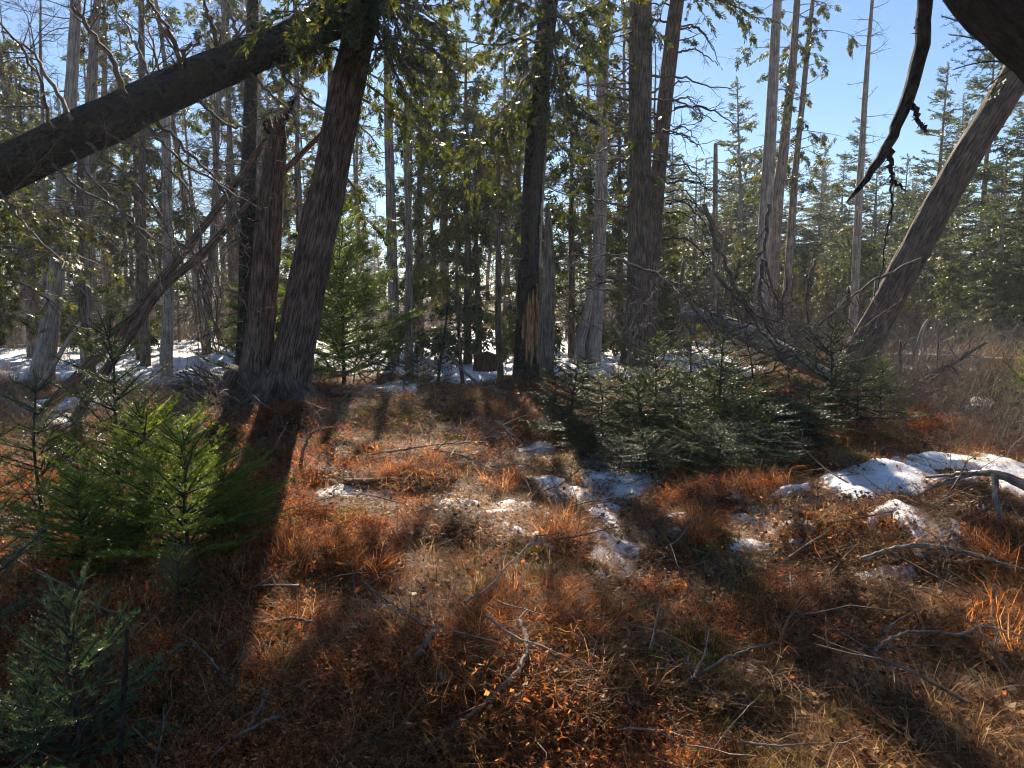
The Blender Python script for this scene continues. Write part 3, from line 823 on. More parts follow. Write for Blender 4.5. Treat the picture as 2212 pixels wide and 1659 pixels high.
# ------------------------------------------------------------------ cedar foliage of the near trees (crowns and hanging boughs)
def boughs(t, base, m, specs, seed, name='bough', dens=1.0, size=.13, wood='twig'):
    """specs: (px,py,Y) start, (px,py,Y) end of each bough; every bough is a part with its foliage as sub-part"""
    rs = random.Random(seed)
    for s, e in specs:
        a = P(*s); b = P(*e); F = Foliage(SPRAYS); wmb = MB(); lmb = MB()
        d = b - a; L = np.linalg.norm(d) * 1.05
        cedar_bough(F, wmb, a - base, unit(d) + np.array([0, 0, .12]), L, rs, dens, size, .10, .012 + .007 * L, tone=rs.uniform(.3, .75))
        F.flush(lmb)
        w_ = wmb.build(name, M[wood], t, smooth=True); KIDS[t.name].append(w_)
        l_ = lmb.build('foliage', m, w_); KIDS[w_.name] = [l_]

rb = random.Random(99)
tl, lpath, lrad, lbase = near_trunk('cedar_tree', 'cedar at the left edge whose leafy boughs hang over the snow below the mossy trunk', [(-170,965,9.2,40),(-160,600,9.2,34),(-150,300,9.2,26),(-140,60,9.2,18)], M['cedar_bark'], k=20, n=40, seed=21.)
boughs(tl, lbase, M['cedar'], [((-155,470,9.2),(110,480,9.0)),((-155,420,9.2),(170,450,9.6)),((-155,520,9.2),(150,590,8.9)),((-155,560,9.2),(60,640,8.8)),((-150,380,9.2),(60,400,8.8)),((-155,500,9.2),(230,540,9.9)),((-150,300,9.2),(90,350,8.6)),((-155,540,9.2),(200,660,9.6)),((-150,240,9.2),(40,260,8.6)),((-150,200,9.2),(30,170,9.0))], 71, dens=1.5, size=.10)
# thick leaning cedar of the twins: boughs high up and hanging right
specs = [((770,120,YP),(700,-150,8.3)),((790,60,YP),(900,110,8.6)),((790,20,YP),(960,20,8.8)),((800,-40,YP),(990,90,9.0)),((800,-60,YP),(690,60,8.5)),((810,-90,YP),(1000,-60,8.2)),
         ((770,150,YP),(870,240,9.8)),((760,200,YP),(860,330,10.3)),((790,0,YP),(850,220,9.0)),((820,-160,YP),(700,-120,8.4)),((745,240,YP),(820,330,10.2)),((700,40,YP+.2),(620,130,9.0)),((780,60,YP),(640,-40,8.8))]
specs += [((800,-30,YP),(900,-60,7.6)),((800,-20,YP),(1000,60,7.9)),((800,-80,YP),(930,170,8.3)),((790,40,YP),(880,200,8.6)),((810,-120,YP),(1060,30,8.4)),((760,120,YP),(620,60,8.6)),((760,160,YP),(930,330,9.2)),((720,340,YP),(830,470,10.2))]
boughs(tc, cbase, M['cedar'], specs, 51, dens=1.5, size=.11)
specs = []
for i in range(3):   # unseen crown above the picture, placed to shade the foreground
    f = rb.uniform(0, 1); i0 = int(70 + f * 65); p = cpath[min(i0, 138)]; a = rb.uniform(0, 2 * PI); L = 2.4 * (1 - f) + .7
    specs.append((p, p + np.array([math.cos(a) * L, math.sin(a) * L, rb.uniform(-.5, .3)])))
def crown_of(t, base, specs, seed, m=None, dens=.9, size=.15, wood='twig'):
    rs = random.Random(seed); F = Foliage(SPRAYS); wmb = MB(); lmb = MB()
    for a, b in specs:
        d = b - a; L = np.linalg.norm(d)
        cedar_bough(F, wmb, a - base, unit(d), L, rs, dens, size, .12, .01 + .007 * L, tone=rs.uniform(.3, .7))
    F.flush(lmb)
    w_ = wmb.build('branches', M[wood], t, smooth=True); l_ = lmb.build('crown', m or M['cedar'], t)
    KIDS[t.name] += [w_, l_]
crown_of(tc, cbase, specs, 61)
# torn bark trunk: dark foliage at its top
specs = []
for (sx, sy, ex, ey, eY) in [(1170,140,1060,200,11),(1175,100,1050,60,11.2),(1180,60,1090,-20,11),(1180,120,1280,180,11.3),(1185,40,1300,60,11),(1180,170,1250,240,11.6),(1165,200,1100,330,11.2),(1185,0,1290,-60,11),
                             (1170,160,1020,290,11),(1180,90,1330,130,12),(1160,260,1240,400,12),(1190,-20,1090,100,10.6),(1190,-20,1240,90,10.6),(1185,20,1180,180,10.8),(1170,180,1030,400,11.4),(1165,230,960,330,11.2)]:
    specs.append(((sx,sy,YC),(ex,ey,eY)))
for (sx, sy, ex, ey, eY) in [(1180,80,1120,120,10.4),(1185,10,1240,60,10.2),(1180,110,1210,230,10.6),(1175,140,1110,240,10.6),(1190,0,1330,30,10.6),(1190,-30,1050,20,10.4),(1185,50,1270,250,11),(1180,60,980,150,10.8),(1185,30,1000,-10,10.6),(1180,150,1320,260,11.4)]:
    specs.append(((sx,sy,YC),(ex,ey,eY)))
boughs(tt, mbase, M['cedar'], specs, 52, dens=1.45, size=.12)
specs = []
for i in range(9):  # unseen boughs overhead, put in for the shade they cast
    f = rb.uniform(0, 1); p = mpath[min(129, int(88 + f * 38))]; a = rb.uniform(0, 2 * PI); L = 2.0 * (1 - f) + .5
    specs.append((p, p + np.array([math.cos(a) * L, math.sin(a) * L, rb.uniform(-.5, .2)])))
crown_of(tt, mbase, specs, 62)
# double cedar
specs = []
for (sx, sy, ex, ey, eY) in [(1380,60,1290,110,13),(1380,0,1300,-40,12.6),(1384,20,1440,100,12.8),(1384,-30,1470,-20,13),(1380,120,1310,220,13),(1385,330,1400,430,13),(1385,240,1410,330,12.9),(1375,60,1240,90,12.4)]:
    specs.append(((sx,sy,YD),(ex,ey,eY)))
boughs(td, dbase, M['cedar'], specs, 53, dens=1.2, size=.12)
specs = []
for i in range(7):  # out-of-view upper boughs, added and thinned to control ground shade
    f = rb.uniform(0, 1); p = dpath[min(119, int(72 + f * 42))]; a = rb.uniform(0, 2 * PI); L = 1.9 * (1 - f) + .5
    specs.append((p, p + np.array([math.cos(a) * L, math.sin(a) * L, rb.uniform(-.4, .2)])))
crown_of(td, dbase, specs, 63)
specs = [((1450,90,YD+.4),(1520,60,13.6)),((1460,10,YD+.4),(1530,-30,13.4)),((1430,250,YD+.4),(1500,240,13.6)),((1465,-20,YD+.4),(1420,40,13.4)),((1420,380,YD+.4),(1450,330,13.4))]
boughs(te, ebase, M['cedar'], specs, 54, dens=.9, size=.12)

# ------------------------------------------------------------------ kinds of woodland tree, built once and copied
def proto(name, label, cat='tree', group=None):
    t = thing(name, label, cat, (0, 0, 0), 0, group); KIDS[t.name] = []; return t
def kid(t, mb, nm, m, smooth=False):
    o = mb.build(nm, m, t, smooth); KIDS[t.name].append(o)
    if nm in ('branches', 'boughs', 'needles', 'crown'): o['kind'] = 'stuff'
    return o

def snag_proto(seed, H, r, nb, label, group, m='grey_bark', crown=0.0, lean=.0, tw='twig', L0=1.15, name='dead_tree', dep=1, cm='cedar', low=.55):
    rs = random.Random(seed); t = proto(name, label, 'tree', group); n = 34
    pts = np.array([[lean * H * i / 8 + rs.gauss(0, .012 * H / 8 * i ** .5), rs.gauss(0, .012 * H / 8 * i ** .5), H * i / 8] for i in range(9)])
    pts[0, 2] = -.2
    S = smooth_path(pts, n); mb = MB(); rad = r * (1 - np.linspace(0, 1, n)) ** .7 + r * .08; rad[:3] *= [1.35, 1.15, 1.05]
    tube(mb, S, rad, 14, .5, trunk_disp(seed * 1.7, .05, .07, 5))
    kid(t, mb, 'trunk', M[m], True)
    wm = MB()
    for _ in range(nb):
        f = rs.uniform(.10, .97) ** .9; i = int(f * (n - 1)); a = rs.uniform(0, 2 * PI); L = (L0 * (1.15 - f * .8)) * rs.uniform(.35, 1.3)
        twigs(wm, S[i], [math.cos(a), math.sin(a), rs.uniform(-.25, .35)], L, .004 + .008 * L, dep, .14, .0, 9, .55, rs)
    kid(t, wm, 'branches', M[tw])
    if crown:
        F = Foliage(SPRAYS_LO); wd = MB(); lf = MB()
        for _ in range(int(26 * crown)):
            f = 1 - rs.random() ** 1.1 * low; i = int(max(.12, f) * (n - 1)); a = rs.uniform(0, 2 * PI)
            cedar_bough(F, wd, S[i], [math.cos(a), math.sin(a), rs.uniform(-.1, .3)], rs.uniform(.6, 1.6) * (1.25 - f) + .3, rs, .8, .21, .14, .012, rs.uniform(.2, .85))
        F.flush(lf); kid(t, wd, 'boughs', M['twig']); kid(t, lf, 'crown', M[cm])
    return t

def spruce_proto(seed, H, R, label, group, m='spruce', dens=1.0, bare=.12, name='spruce_tree', whorl=.34):
    rs = random.Random(seed); t = proto(name, label, 'tree', group)
    F = Foliage(NEEDLE_LO); wm = MB(); nm = MB(); tm = MB()
    S = smooth_path(np.array([[0, 0, -.2], [rs.gauss(0, .05), rs.gauss(0, .05), H * .5], [0, 0, H]]), 20)
    tube(tm, S, np.linspace(.012 * H + .03, .01, 20), 10, .5, trunk_disp(seed, .04, .05, 5))
    z = H * bare
    while z < H * .985:
        f = (z - H * bare) / (H * (1 - bare)); Lb = R * (1 - f) ** .8 * (.6 + .4 * min(1, f * 4)) + .12
        nb = rs.choice((4, 5, 5, 6))
        for b in range(nb):
            if rs.random() > .93 * dens: continue
            a = rs.uniform(0, 2 * PI); L = Lb * rs.uniform(.35, 1.35) * (1 + .3 * math.cos(a - seed)); el = -.15 + .55 * f + rs.gauss(0, .1); n = 5
            pts, _ = wander([0, 0, z + rs.uniform(-.1, .1)], [math.cos(a) * math.cos(el), math.sin(a) * math.cos(el), math.sin(el)], L, n, .05, -.02 + .05 * f, rs)
            tube(wm, pts, np.linspace(.008 + .008 * L, .004, n), 3, .5, cap=False)
            tone = rs.uniform(.15, .75)
            needle_axis(F, pts, .3, tone, rs, .2)
            for q in range(max(4, int(L * 12 * dens))):
                tq = rs.uniform(.2, 1); x = tq * (n - 1); i = min(n - 2, int(x)); p = pts[i] + (pts[i + 1] - pts[i]) * (x - i); ax = unit(pts[i + 1] - pts[i])
                side = unit(np.cross(ax, (0, 0, 1))) * rs.choice((-1, 1)); sl = L * .42 * (1.15 - tq) * rs.uniform(.6, 1.2) + .1
                needle_axis(F, np.array([p, p + unit(ax * .7 + side * .7 + np.array([0, 0, rs.gauss(-.15, .15)])) * sl]), .26, tone + .1 * tq, rs)
        z += whorl * rs.uniform(.7, 1.2) * (1.15 - .5 * f)
    needle_axis(F, np.array([[0, 0, H * .93], [0, 0, H]]), .25, .5, rs)
    F.flush(nm)
    kid(t, tm, 'trunk', M['grey_bark'], True); kid(t, wm, 'branches', M['twig']); kid(t, nm, 'crown', M[m])
    return t

G_DEAD = 'slender dead-branched trunks in the wood behind'
G_SPR = 'dark spruces standing at the back of the clearing'
G_CED = 'cedars with ragged foliage in the wood behind'
DEAD = [snag_proto(101, 11, .075, 120, 'slender grey trunk bristling with dead twigs in the wood behind', G_DEAD, 'grey_bark', 0, .01),
        snag_proto(102, 12, .10, 110, 'slender grey trunk bristling with dead twigs in the wood behind', G_DEAD, 'grey_bark', .8, -.02),
        snag_proto(103, 9, .05, 110, 'slender grey trunk bristling with dead twigs in the wood behind', G_DEAD, 'pale_wood', 0, .03),
        snag_proto(104, 13, .09, 100, 'slender grey trunk bristling with dead twigs in the wood behind', G_DEAD, 'cedar_bark', .6, .0)]
CED = [snag_proto(111, 9, .13, 30, 'cedar with ragged olive foliage in the wood behind', G_CED, 'cedar_bark', 2.9, .02, low=.8, name='woodland_cedar'),
       snag_proto(112, 11, .16, 34, 'cedar with ragged olive foliage in the wood behind', G_CED, 'grey_bark', 2.9, -.01, low=.78, name='woodland_cedar'),
       snag_proto(113, 6, .08, 20, 'cedar with ragged olive foliage in the wood behind', G_CED, 'cedar_bark', 2.8, .03, low=.85, name='woodland_cedar')]
SPR = [spruce_proto(121, 10, 1.7, 'dark pointed spruce at the back of the clearing', G_SPR),
       spruce_proto(122, 8, 1.5, 'dark pointed spruce at the back of the clearing', G_SPR, dens=.9),
       spruce_proto(123, 5.5, 1.3, 'dark pointed spruce at the back of the clearing', G_SPR)]
PROTO_ID = {}
for i_, L_ in enumerate((DEAD, CED, SPR)):
    for j_, o_ in enumerate(L_): PROTO_ID[o_.name] = i_ * 10 + j_
FIRST = set()
ZONES = [(250, 'behind the mossy leaning trunk foot'), (520, 'behind the crossing brown saplings'), (720, 'behind the twin cedars'), (1130, 'between the twin cedars and the torn-bark trunk'),
         (1370, 'between the torn-bark trunk and the double cedar'), (1850, 'beyond the fallen grey trunk and thicket'), (9999, 'beyond the bare leaning cedar')]
KINDNAME = {'dead_tree0': 'slim grey dead tree', 'dead_tree1': 'thick grey tree with tufted top', 'dead_tree2': 'spindly pale dead tree', 'dead_tree3': 'brown-barked tree with sparse tufts',
    'woodland_cedar10': 'olive cedar', 'woodland_cedar11': 'tall olive cedar', 'woodland_cedar12': 'short bushy olive cedar', 'spruce_tree20': 'tall dark spruce', 'spruce_tree21': 'middle-sized dark spruce', 'spruce_tree22': 'small dark spruce'}
def plant(pr, x, y, rz=None, sc=1.0, tilt=(0, 0), label=None, szz=1.0, group=None):
    px = CX + x / y * FPX; zn = next(b for a, b in ZONES if px < a); far = 'far back ' if y > 34 else ''
    kn = KINDNAME.get(pr.name.split('.')[0] + str(PROTO_ID[pr.name]), 'woodland tree')
    r = plant0(pr, x, y, rz, sc, tilt, kn + ' ' + far + zn, szz, (kn[:-1] if kn.endswith('s') else kn) + 's ' + far + zn)
    return r
def plant0(pr, x, y, rz=None, sc=1.0, tilt=(0, 0), label=None, szz=1.0, group=None):
    z = float(hgt(x, y)); rz = rb.uniform(0, 2 * PI) if rz is None else rz
    if pr.name not in FIRST:
        FIRST.add(pr.name); pr.location = (x, y, z); pr.rotation_euler = (tilt[0], tilt[1], rz); pr.scale = (sc, sc, sc * szz)
        if label: pr['label'] = label
        if group: pr['group'] = group
        return pr
    return copy_thing(pr, (x, y, z), rz, sc, tilt, label, group, szz=szz)

def at_px(px, Y):
    return (px - CX) / FPX * Y

# trunks that can be singled out
def bg_trunk(name, label, pts, m, nb=14, L=.8, tw='twig', crown=None, seed=1, k=16, side=None, group=None, cat='tree'):
    path, rad = pixel_path(pts, 44); path[0, 2] = min(path[0, 2], float(hgt(path[0, 0], path[0, 1])) - .15); base = path[0]
    t = thing(name, label, cat, tuple(base), 0, group); rs = random.Random(seed); KIDS[t.name] = []
    mb = MB(); tube(mb, path - base, rad, k, .5, trunk_disp(seed * 1.3, .05, .07, 5)); kid(t, mb, 'trunk', M[m], True)
    if nb:
        wm = MB()
        for _ in range(nb):
            i = rs.randrange(6, 43); a = rs.uniform(0, 2 * PI) if side is None else (0 if rs.random() < side else PI) + rs.gauss(0, .5)
            twigs(wm, path[i] - base, [math.cos(a), math.sin(a), rs.uniform(-.35, .3)], L * rs.uniform(.3, 1.2), .004 + .008 * L, 1, .12, 0, 6, .45, rs)
        kid(t, wm, 'branches', M[tw])
    if crown:
        F = Foliage(SPRAYS); wd = MB(); lf = MB(); nb2, f0, size, Lc = crown
        for _ in range(nb2):
            i = rs.randrange(int(44 * f0), 43); a = rs.uniform(0, 2 * PI)
            cedar_bough(F, wd, path[i] - base, [math.cos(a), math.sin(a), rs.uniform(-.2, .3)], Lc * rs.uniform(.4, 1.1), rs, .75, size, .16, .014, rs.uniform(.2, .7))
        F.flush(lf); kid(t, wd, 'boughs', M[tw]); kid(t, lf, 'crown', M['cedar'])
    return t
bg_trunk('dead_tree', 'tall straight pale grey snag rising into the sky right of the double cedar', [(1632,800,19,36),(1645,640,19,30),(1655,450,19,28),(1666,250,19,24),(1674,100,19,20),(1682,-60,19,17),(1690,-250,19,10)], 'pale_wood', 12, .7, seed=201, side=.3)
bg_trunk('forked_cedar', 'multi-stemmed cedar with tufts of foliage against the sky beside the tall pale snag', [(1655,800,20,30),(1668,600,20,26),(1680,430,20,24),(1695,300,20,20),(1712,150,20,16),(1722,0,20,13),(1728,-150,20,9)], 'grey_bark', 16, 1.4, crown=(22,.45,.17,1.5), seed=202)
bg_trunk('forked_cedar', 'second dark stem of the tufted cedar clump against open sky', [(1690,800,20.4,22),(1702,600,20.4,16),(1715,400,20.4,14),(1730,250,20.4,12),(1745,100,20.4,10),(1760,-40,20.4,7)], 'grey_bark', 14, 1.2, crown=(14,.5,.17,1.2), seed=203)
bg_trunk('dead_tree', 'thin dead spar with short drooping twigs in the open sky gap', [(1838,790,21,20),(1848,600,21,17),(1856,420,21,15),(1866,250,21,12),(1876,100,21,9),(1886,-20,21,6)], 'pale_wood', 40, .85, seed=204, tw='dark_twig')
bg_trunk('dead_tree', 'pale snag close behind the torn-bark trunk', [(1178,790,14.5,36),(1182,700,14.5,32),(1186,600,14.5,26),(1186,520,14.5,20),(1183,440,14.5,9)], 'grey_bark', 18, .8, seed=205)
bg_trunk('dead_tree', 'slim pale snag seen to the left of the pale snag behind the torn-bark trunk', [(1160,780,17,22),(1152,600,17,20),(1140,300,17,16),(1130,60,17,13)], 'pale_wood', 14, .8, seed=206)
bg_trunk('dead_tree', 'pale straight trunk between the torn-bark trunk and the double cedar', [(1280,775,16.5,36),(1290,640,16.5,30),(1298,450,16.5,27),(1300,250,16.5,25),(1306,60,16.5,21),(1312,-150,16.5,15)], 'pale_wood', 34, 1.0, seed=207)
bg_trunk('dead_tree', 'short pale trunk leaning right onto the pale straight trunk', [(1252,745,16.4,24),(1268,680,16.4,20),(1280,610,16.4,16),(1295,540,16.4,9)], 'pale_wood', 4, .5, seed=208)
bg_trunk('dead_tree', 'grey trunk just right of the bright green fir', [(850,780,17,26),(850,640,17,23),(846,500,17,21),(840,300,17,18),(835,100,17,14)], 'grey_bark', 30, 1., seed=209)
bg_trunk('dead_tree', 'thin grey trunk with a kink, right of the grey trunk by the green fir', [(884,790,15,20),(882,700,15,16),(884,560,15,15),(880,420,15,13),(878,200,15,10)], 'grey_bark', 24, .9, seed=210)
bg_trunk('slender_tree', 'thin brown sapling trunk left of the torn-bark trunk with light green sprays', [(1082,812,12.8,15),(1076,730,12.8,13),(1076,600,12.8,12),(1077,450,12.8,10),(1075,300,12.8,7)], 'cedar_bark', 8, .6, crown=(9,.35,.12,.8), seed=211)
bg_trunk('slender_tree', 'very thin leaning sapling trunk in front of the central snow', [(1000,830,12.4,9),(993,760,12.4,8),(988,640,12.4,7),(985,520,12.4,5)], 'cedar_bark', 6, .6, crown=(12,.3,.12,.8), seed=212)
bg_trunk('slender_tree', 'dark thin stem with two bends, shortest of the sapling stems by the centre', [(935,895,10.6,7),(945,830,10.6,6),(955,760,10.6,5),(968,660,10.6,4)], 'dark_bark', 6, .35, seed=213)
bg_trunk('dead_tree', 'dark rough trunk directly left of the broken cedar', [(528,800,12.5,38),(532,640,12.5,34),(536,450,12.5,32),(540,250,12.5,28),(545,80,12.5,25),(550,-150,12.5,18)], 'dark_bark', 26, 1.2, seed=214)
bg_trunk('dead_tree', 'stout pale trunk with flared foot in the snow at far left', [(88,815,14,50),(98,760,14,44),(110,690,14,37),(122,600,14,30),(135,450,14,30),(150,250,14,26),(165,0,14,20)], 'pale_wood', 20, 1., seed=215)
bg_trunk('dead_tree', 'bowed trunk with bent foot under the cedar foliage at left', [(196,770,13,20),(186,730,13,20),(178,680,13,18),(174,620,13,17),(172,500,13,15),(175,300,13,13)], 'cedar_bark', 10, .6, crown=(26,.45,.11,1.2), seed=216)
bg_trunk('dead_tree', 'pale short stump-like trunk beside the leaning stems, dark at its foot', [(358,778,15,28),(363,720,15,25),(364,650,15,21),(362,500,15,22),(358,250,15,18)], 'pale_wood', 20, .9, seed=217)
bg_trunk('dead_tree', 'dark twin-forked trunk high in the upper left', [(184,700,16,26),(190,480,16,24),(197,200,16,22),(205,60,16,17),(220,-100,16,12)], 'grey_bark', 34, 1.2, seed=218)
bg_trunk('dead_tree', 'bleached fallen pole leaning between snowy trunks at far left', [(60,870,12.5,9),(110,800,12.5,10),(150,730,12.5,9),(175,695,12.5,6)], 'pale_wood', 3, .3, seed=219)
bg_trunk('dead_tree', 'broken pale snag stub right of the hanging limb', [(1895,760,24,16),(1898,700,24,15),(1900,640,24,14),(1897,600,24,9)], 'pale_wood', 0, .3, seed=220)
bg_trunk('dead_tree', 'slim grey snag in the thicket, nearest the multi-stem cedar clump', [(1540,740,22,14),(1543,600,22,13),(1545,450,22,11),(1546,310,22,8)], 'grey_bark', 26, .9, seed=221)

# the rest of the wood
LT = rb
def scatter_wood():
    n = 0
    # left wood
    for _ in range(62):
        Y = LT.uniform(17, 38); px = LT.uniform(-150, 720); x = at_px(px, Y)
        pr = LT.choice(DEAD + DEAD[:3] + [CED[1]]); plant(pr, x, Y, sc=LT.uniform(.75, 1.15), tilt=(LT.gauss(0, .04), LT.gauss(0, .04)))
    for _ in range(24):
        Y = LT.uniform(18, 38); px = LT.uniform(700, 1420); x = at_px(px, Y)
        pr = LT.choice(DEAD[:3] + DEAD[:1]); plant(pr, x, Y, sc=LT.uniform(.75, 1.1), tilt=(LT.gauss(0, .04), LT.gauss(0, .04)))
    # foliage screen behind the twins and behind the torn trunk
    for px, Y, k, s in [(905,21,0,.9),(1010,17.5,2,1.2),(960,23,1,.95),(1035,18,2,1.0),(725,21,1,.9),(1120,22,0,.9),(1235,19,2,1.1),(1340,21,2,1.2),(650,21,0,.9),(560,24,1,.9),(300,19,2,1.1),(80,20,0,.8)]:
        plant(CED[k], at_px(px, Y), Y, sc=s)
    for _ in range(34):
        Y = LT.uniform(36, 48); px = LT.uniform(1440, 2400); k = LT.randrange(2); plant(SPR[k], at_px(px, Y), Y, sc=P(0, LT.uniform(310, 420), Y)[2] / (10, 8)[k], tilt=(LT.gauss(0, .03), LT.gauss(0, .03)))
    for _ in range(52):
        Y = LT.uniform(22, 44); px = LT.uniform(-100, 2300); plant(LT.choice([DEAD[2], DEAD[0], DEAD[2]]), at_px(px, Y), Y, sc=LT.uniform(.42, .7) * (1 if px < 1400 else .75), tilt=(LT.gauss(0, .07), LT.gauss(0, .07)))
    # low dead thickets right, far spruces
    for _ in range(34):
        Y = LT.uniform(22, 42); px = LT.uniform(1400, 2400); x = at_px(px, Y)
        plant(LT.choice([DEAD[2], DEAD[0], CED[2]]), x, Y, sc=LT.uniform(.3, .5), tilt=(LT.gauss(0, .06), LT.gauss(0, .06)))
    for px, top, Y in [(1600,160,34),(1500,345,36),(1560,360,40),(1830,250,38),(1760,345,42),(1990,140,32),(1940,330,36),(2110,60,28),(2180,120,30),(2240,60,27),(1885,330,40),(2050,300,34),(2150,330,22),(1700,380,38),(1645,300,44),(2290,90,30),(1450,300,42),(2060,200,38),(2000,380,27),(2120,420,24),(2230,380,22),(1930,470,30),(1800,440,34),(1560,470,34)]:
        Hh = (P(px, top, Y)[2]); pr = SPR[0] if Hh > 8.5 else (SPR[1] if Hh > 6 else SPR[2]); H0 = {0: 10, 1: 8, 2: 5.5}[SPR.index(pr)]
        plant(pr, at_px(px, Y), Y, sc=Hh / H0, tilt=(LT.gauss(0, .03), LT.gauss(0, .03)))
    for _ in range(46):
        Y = LT.uniform(36, 62); px = LT.uniform(-300, 2500); x = at_px(px, Y)
        top = 420 if px > 1400 else 460
        Hh = P(px, top, Y)[2] * LT.uniform(.6, 1.0); k = LT.randrange(3); plant(SPR[k], x, Y, sc=Hh / (10, 8, 5.5)[k])
    for _ in range(70):
        Y = LT.uniform(52, 78); px = LT.uniform(-500, 2700); x = at_px(px, Y); k = LT.randrange(2)
        plant(SPR[k], x, Y, sc=P(0, LT.uniform(380, 480) + (80 if px < 1400 else 0), Y)[2] / (10, 8)[k])
    for _ in range(16):
        Y = LT.uniform(20, 32); px = LT.choice([LT.uniform(-50, 520), LT.uniform(1150, 1420)]); plant(SPR[2], at_px(px, Y), Y, sc=LT.uniform(.35, .75))
    for _ in range(36):
        Y = LT.uniform(21, 33); px = LT.uniform(1420, 2450); plant(CED[2], at_px(px, Y), Y, sc=P(0, LT.uniform(480, 600), Y)[2] / 6.0)
    for _ in range(50):
        Y = LT.uniform(25, 38); px = LT.uniform(1430, 2450); plant(SPR[LT.choice((1, 2, 2))], at_px(px, Y), Y, sc=P(0, LT.uniform(430, 560), Y)[2] / 6.2)
scatter_wood()

# ------------------------------------------------------------------ firs
def fir_thing(name, label, st, nd, m='fir', loc=(0, 0, 0), rz=0, sc=1, group=None):
    t = thing(name, label, 'fir', loc, rz, group, sc); KIDS[t.name] = []
    kid(t, st, 'stem', M['dark_twig'], True); kid(t, nd, 'needles', M[m])
    return t
def gl(px, Y, dz=0):
    x = at_px(px, Y); return (x, Y, float(hgt(x, Y)) + dz)
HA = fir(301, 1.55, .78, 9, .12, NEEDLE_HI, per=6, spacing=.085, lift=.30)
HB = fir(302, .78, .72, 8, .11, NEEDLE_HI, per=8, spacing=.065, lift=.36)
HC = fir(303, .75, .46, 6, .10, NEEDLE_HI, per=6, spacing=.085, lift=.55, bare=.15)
fA = fir_thing('fir_sapling', 'tall young fir with a long upright leader in front of the leaning stems', *HA, loc=gl(238, 4.9), rz=.3)
fB = fir_thing('fir_sapling', 'bushy sunlit yellow-green fir sapling beside the cedar shadow', *HB, m='fir_bright', loc=gl(385, 4.15), rz=1.0, sc=1.05)
fC = fir_thing('fir_sapling', 'small fir sapling with upswept boughs coloured for silvery sheen in the bottom left', *HC, m='fir_painted_sheen', loc=gl(112, 2.45), rz=.5, sc=.9)
copy_thing(fB, gl(300, 4.6), 2.2, 1.15, label='dark bushy fir sapling between the tall leader fir and the yellow-green one')
copy_thing(fA, gl(70, 4.5), 2.0, .78, label='dark spreading fir sapling in the shaded thicket by the left edge')
copy_thing(fA, gl(-120, 4.2), 3.2, .8, label='fir sapling cut by the left edge at mid height')
copy_thing(fB, gl(150, 4.0), 4.2, .72, label='low dark fir sapling behind the one with upswept boughs')
copy_thing(fB, gl(470, 4.5), 5.2, .75, label='small fir at the edge of the cedar shadow')
copy_thing(fC, gl(20, 2.45), 3.0, .62, label='tiny fir sapling in the bottom left corner')
copy_thing(fC, gl(-150, 3.2), 1.0, 1.1, label='fir sapling cut by the left edge near the bottom')
copy_thing(fC, gl(360, 3.55), 2.5, .5, label='very small fir sapling in deep shade below the yellow-green one')

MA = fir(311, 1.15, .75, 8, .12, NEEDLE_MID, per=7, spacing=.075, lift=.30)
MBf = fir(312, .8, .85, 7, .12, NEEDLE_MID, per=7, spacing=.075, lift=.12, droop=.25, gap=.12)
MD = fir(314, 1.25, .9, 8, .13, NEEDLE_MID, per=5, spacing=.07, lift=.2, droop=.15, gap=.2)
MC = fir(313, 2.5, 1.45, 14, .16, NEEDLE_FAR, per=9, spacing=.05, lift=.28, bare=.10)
GF = 'fir shrubs of the dark thicket'
m1 = fir_thing('fir_shrub', 'fir shrub in the dark low thicket below the double cedar', *MA, loc=gl(1420, 8.0), rz=.3, group=GF)
m2 = fir_thing('fir_shrub', 'fir shrub in the dark low thicket below the double cedar', *MBf, loc=gl(1300, 7.6), rz=.9, group=GF)
m2b = fir_thing('fir_shrub', 'fir shrub in the dark low thicket below the double cedar', *MD, loc=gl(1560, 7.5), rz=.2, group=GF)
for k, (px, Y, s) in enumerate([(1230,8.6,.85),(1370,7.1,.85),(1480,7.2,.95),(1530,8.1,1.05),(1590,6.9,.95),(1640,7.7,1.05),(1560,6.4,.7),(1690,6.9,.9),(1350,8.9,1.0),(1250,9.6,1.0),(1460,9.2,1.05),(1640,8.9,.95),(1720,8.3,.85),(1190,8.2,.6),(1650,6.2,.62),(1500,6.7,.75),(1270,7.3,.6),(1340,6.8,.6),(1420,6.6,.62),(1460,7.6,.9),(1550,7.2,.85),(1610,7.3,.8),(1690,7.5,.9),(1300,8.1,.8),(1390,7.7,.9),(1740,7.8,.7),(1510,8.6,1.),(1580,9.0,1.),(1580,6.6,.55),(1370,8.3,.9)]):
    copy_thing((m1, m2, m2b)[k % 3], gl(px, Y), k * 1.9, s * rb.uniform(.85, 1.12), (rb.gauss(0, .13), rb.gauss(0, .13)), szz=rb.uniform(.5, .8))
for k, (px, Y, s, lab) in enumerate([(1800,8.2,1.0,'fir shrub at the foot of the leaning cedar'),(1860,7.6,.85,'spreading fir shrub right of the leaning cedar foot'),(1910,8.2,.7,'small fir shrub at the right end of the dark thicket'),(1755,7.2,.8,'fir shrub overhanging the largest near snow patch')]):
    copy_thing((m1, m2)[k % 2], gl(px, Y), k * 2.3 + 1, s, label=lab, group='')
m3 = fir_thing('fir_tree', 'bright backlit green fir behind the thick leaning cedar', *MC, m='fir_bright', loc=gl(742, 11.8, -.1), rz=.4, sc=1.15)
copy_thing(m3, gl(560, 13.5), 2, .9, label='green fir mostly hidden behind the twin cedars')
copy_thing(m3, gl(2290, 9.0), 1, .55, label='pale green conifer sapling cut by the right edge beside the standing dead branch')
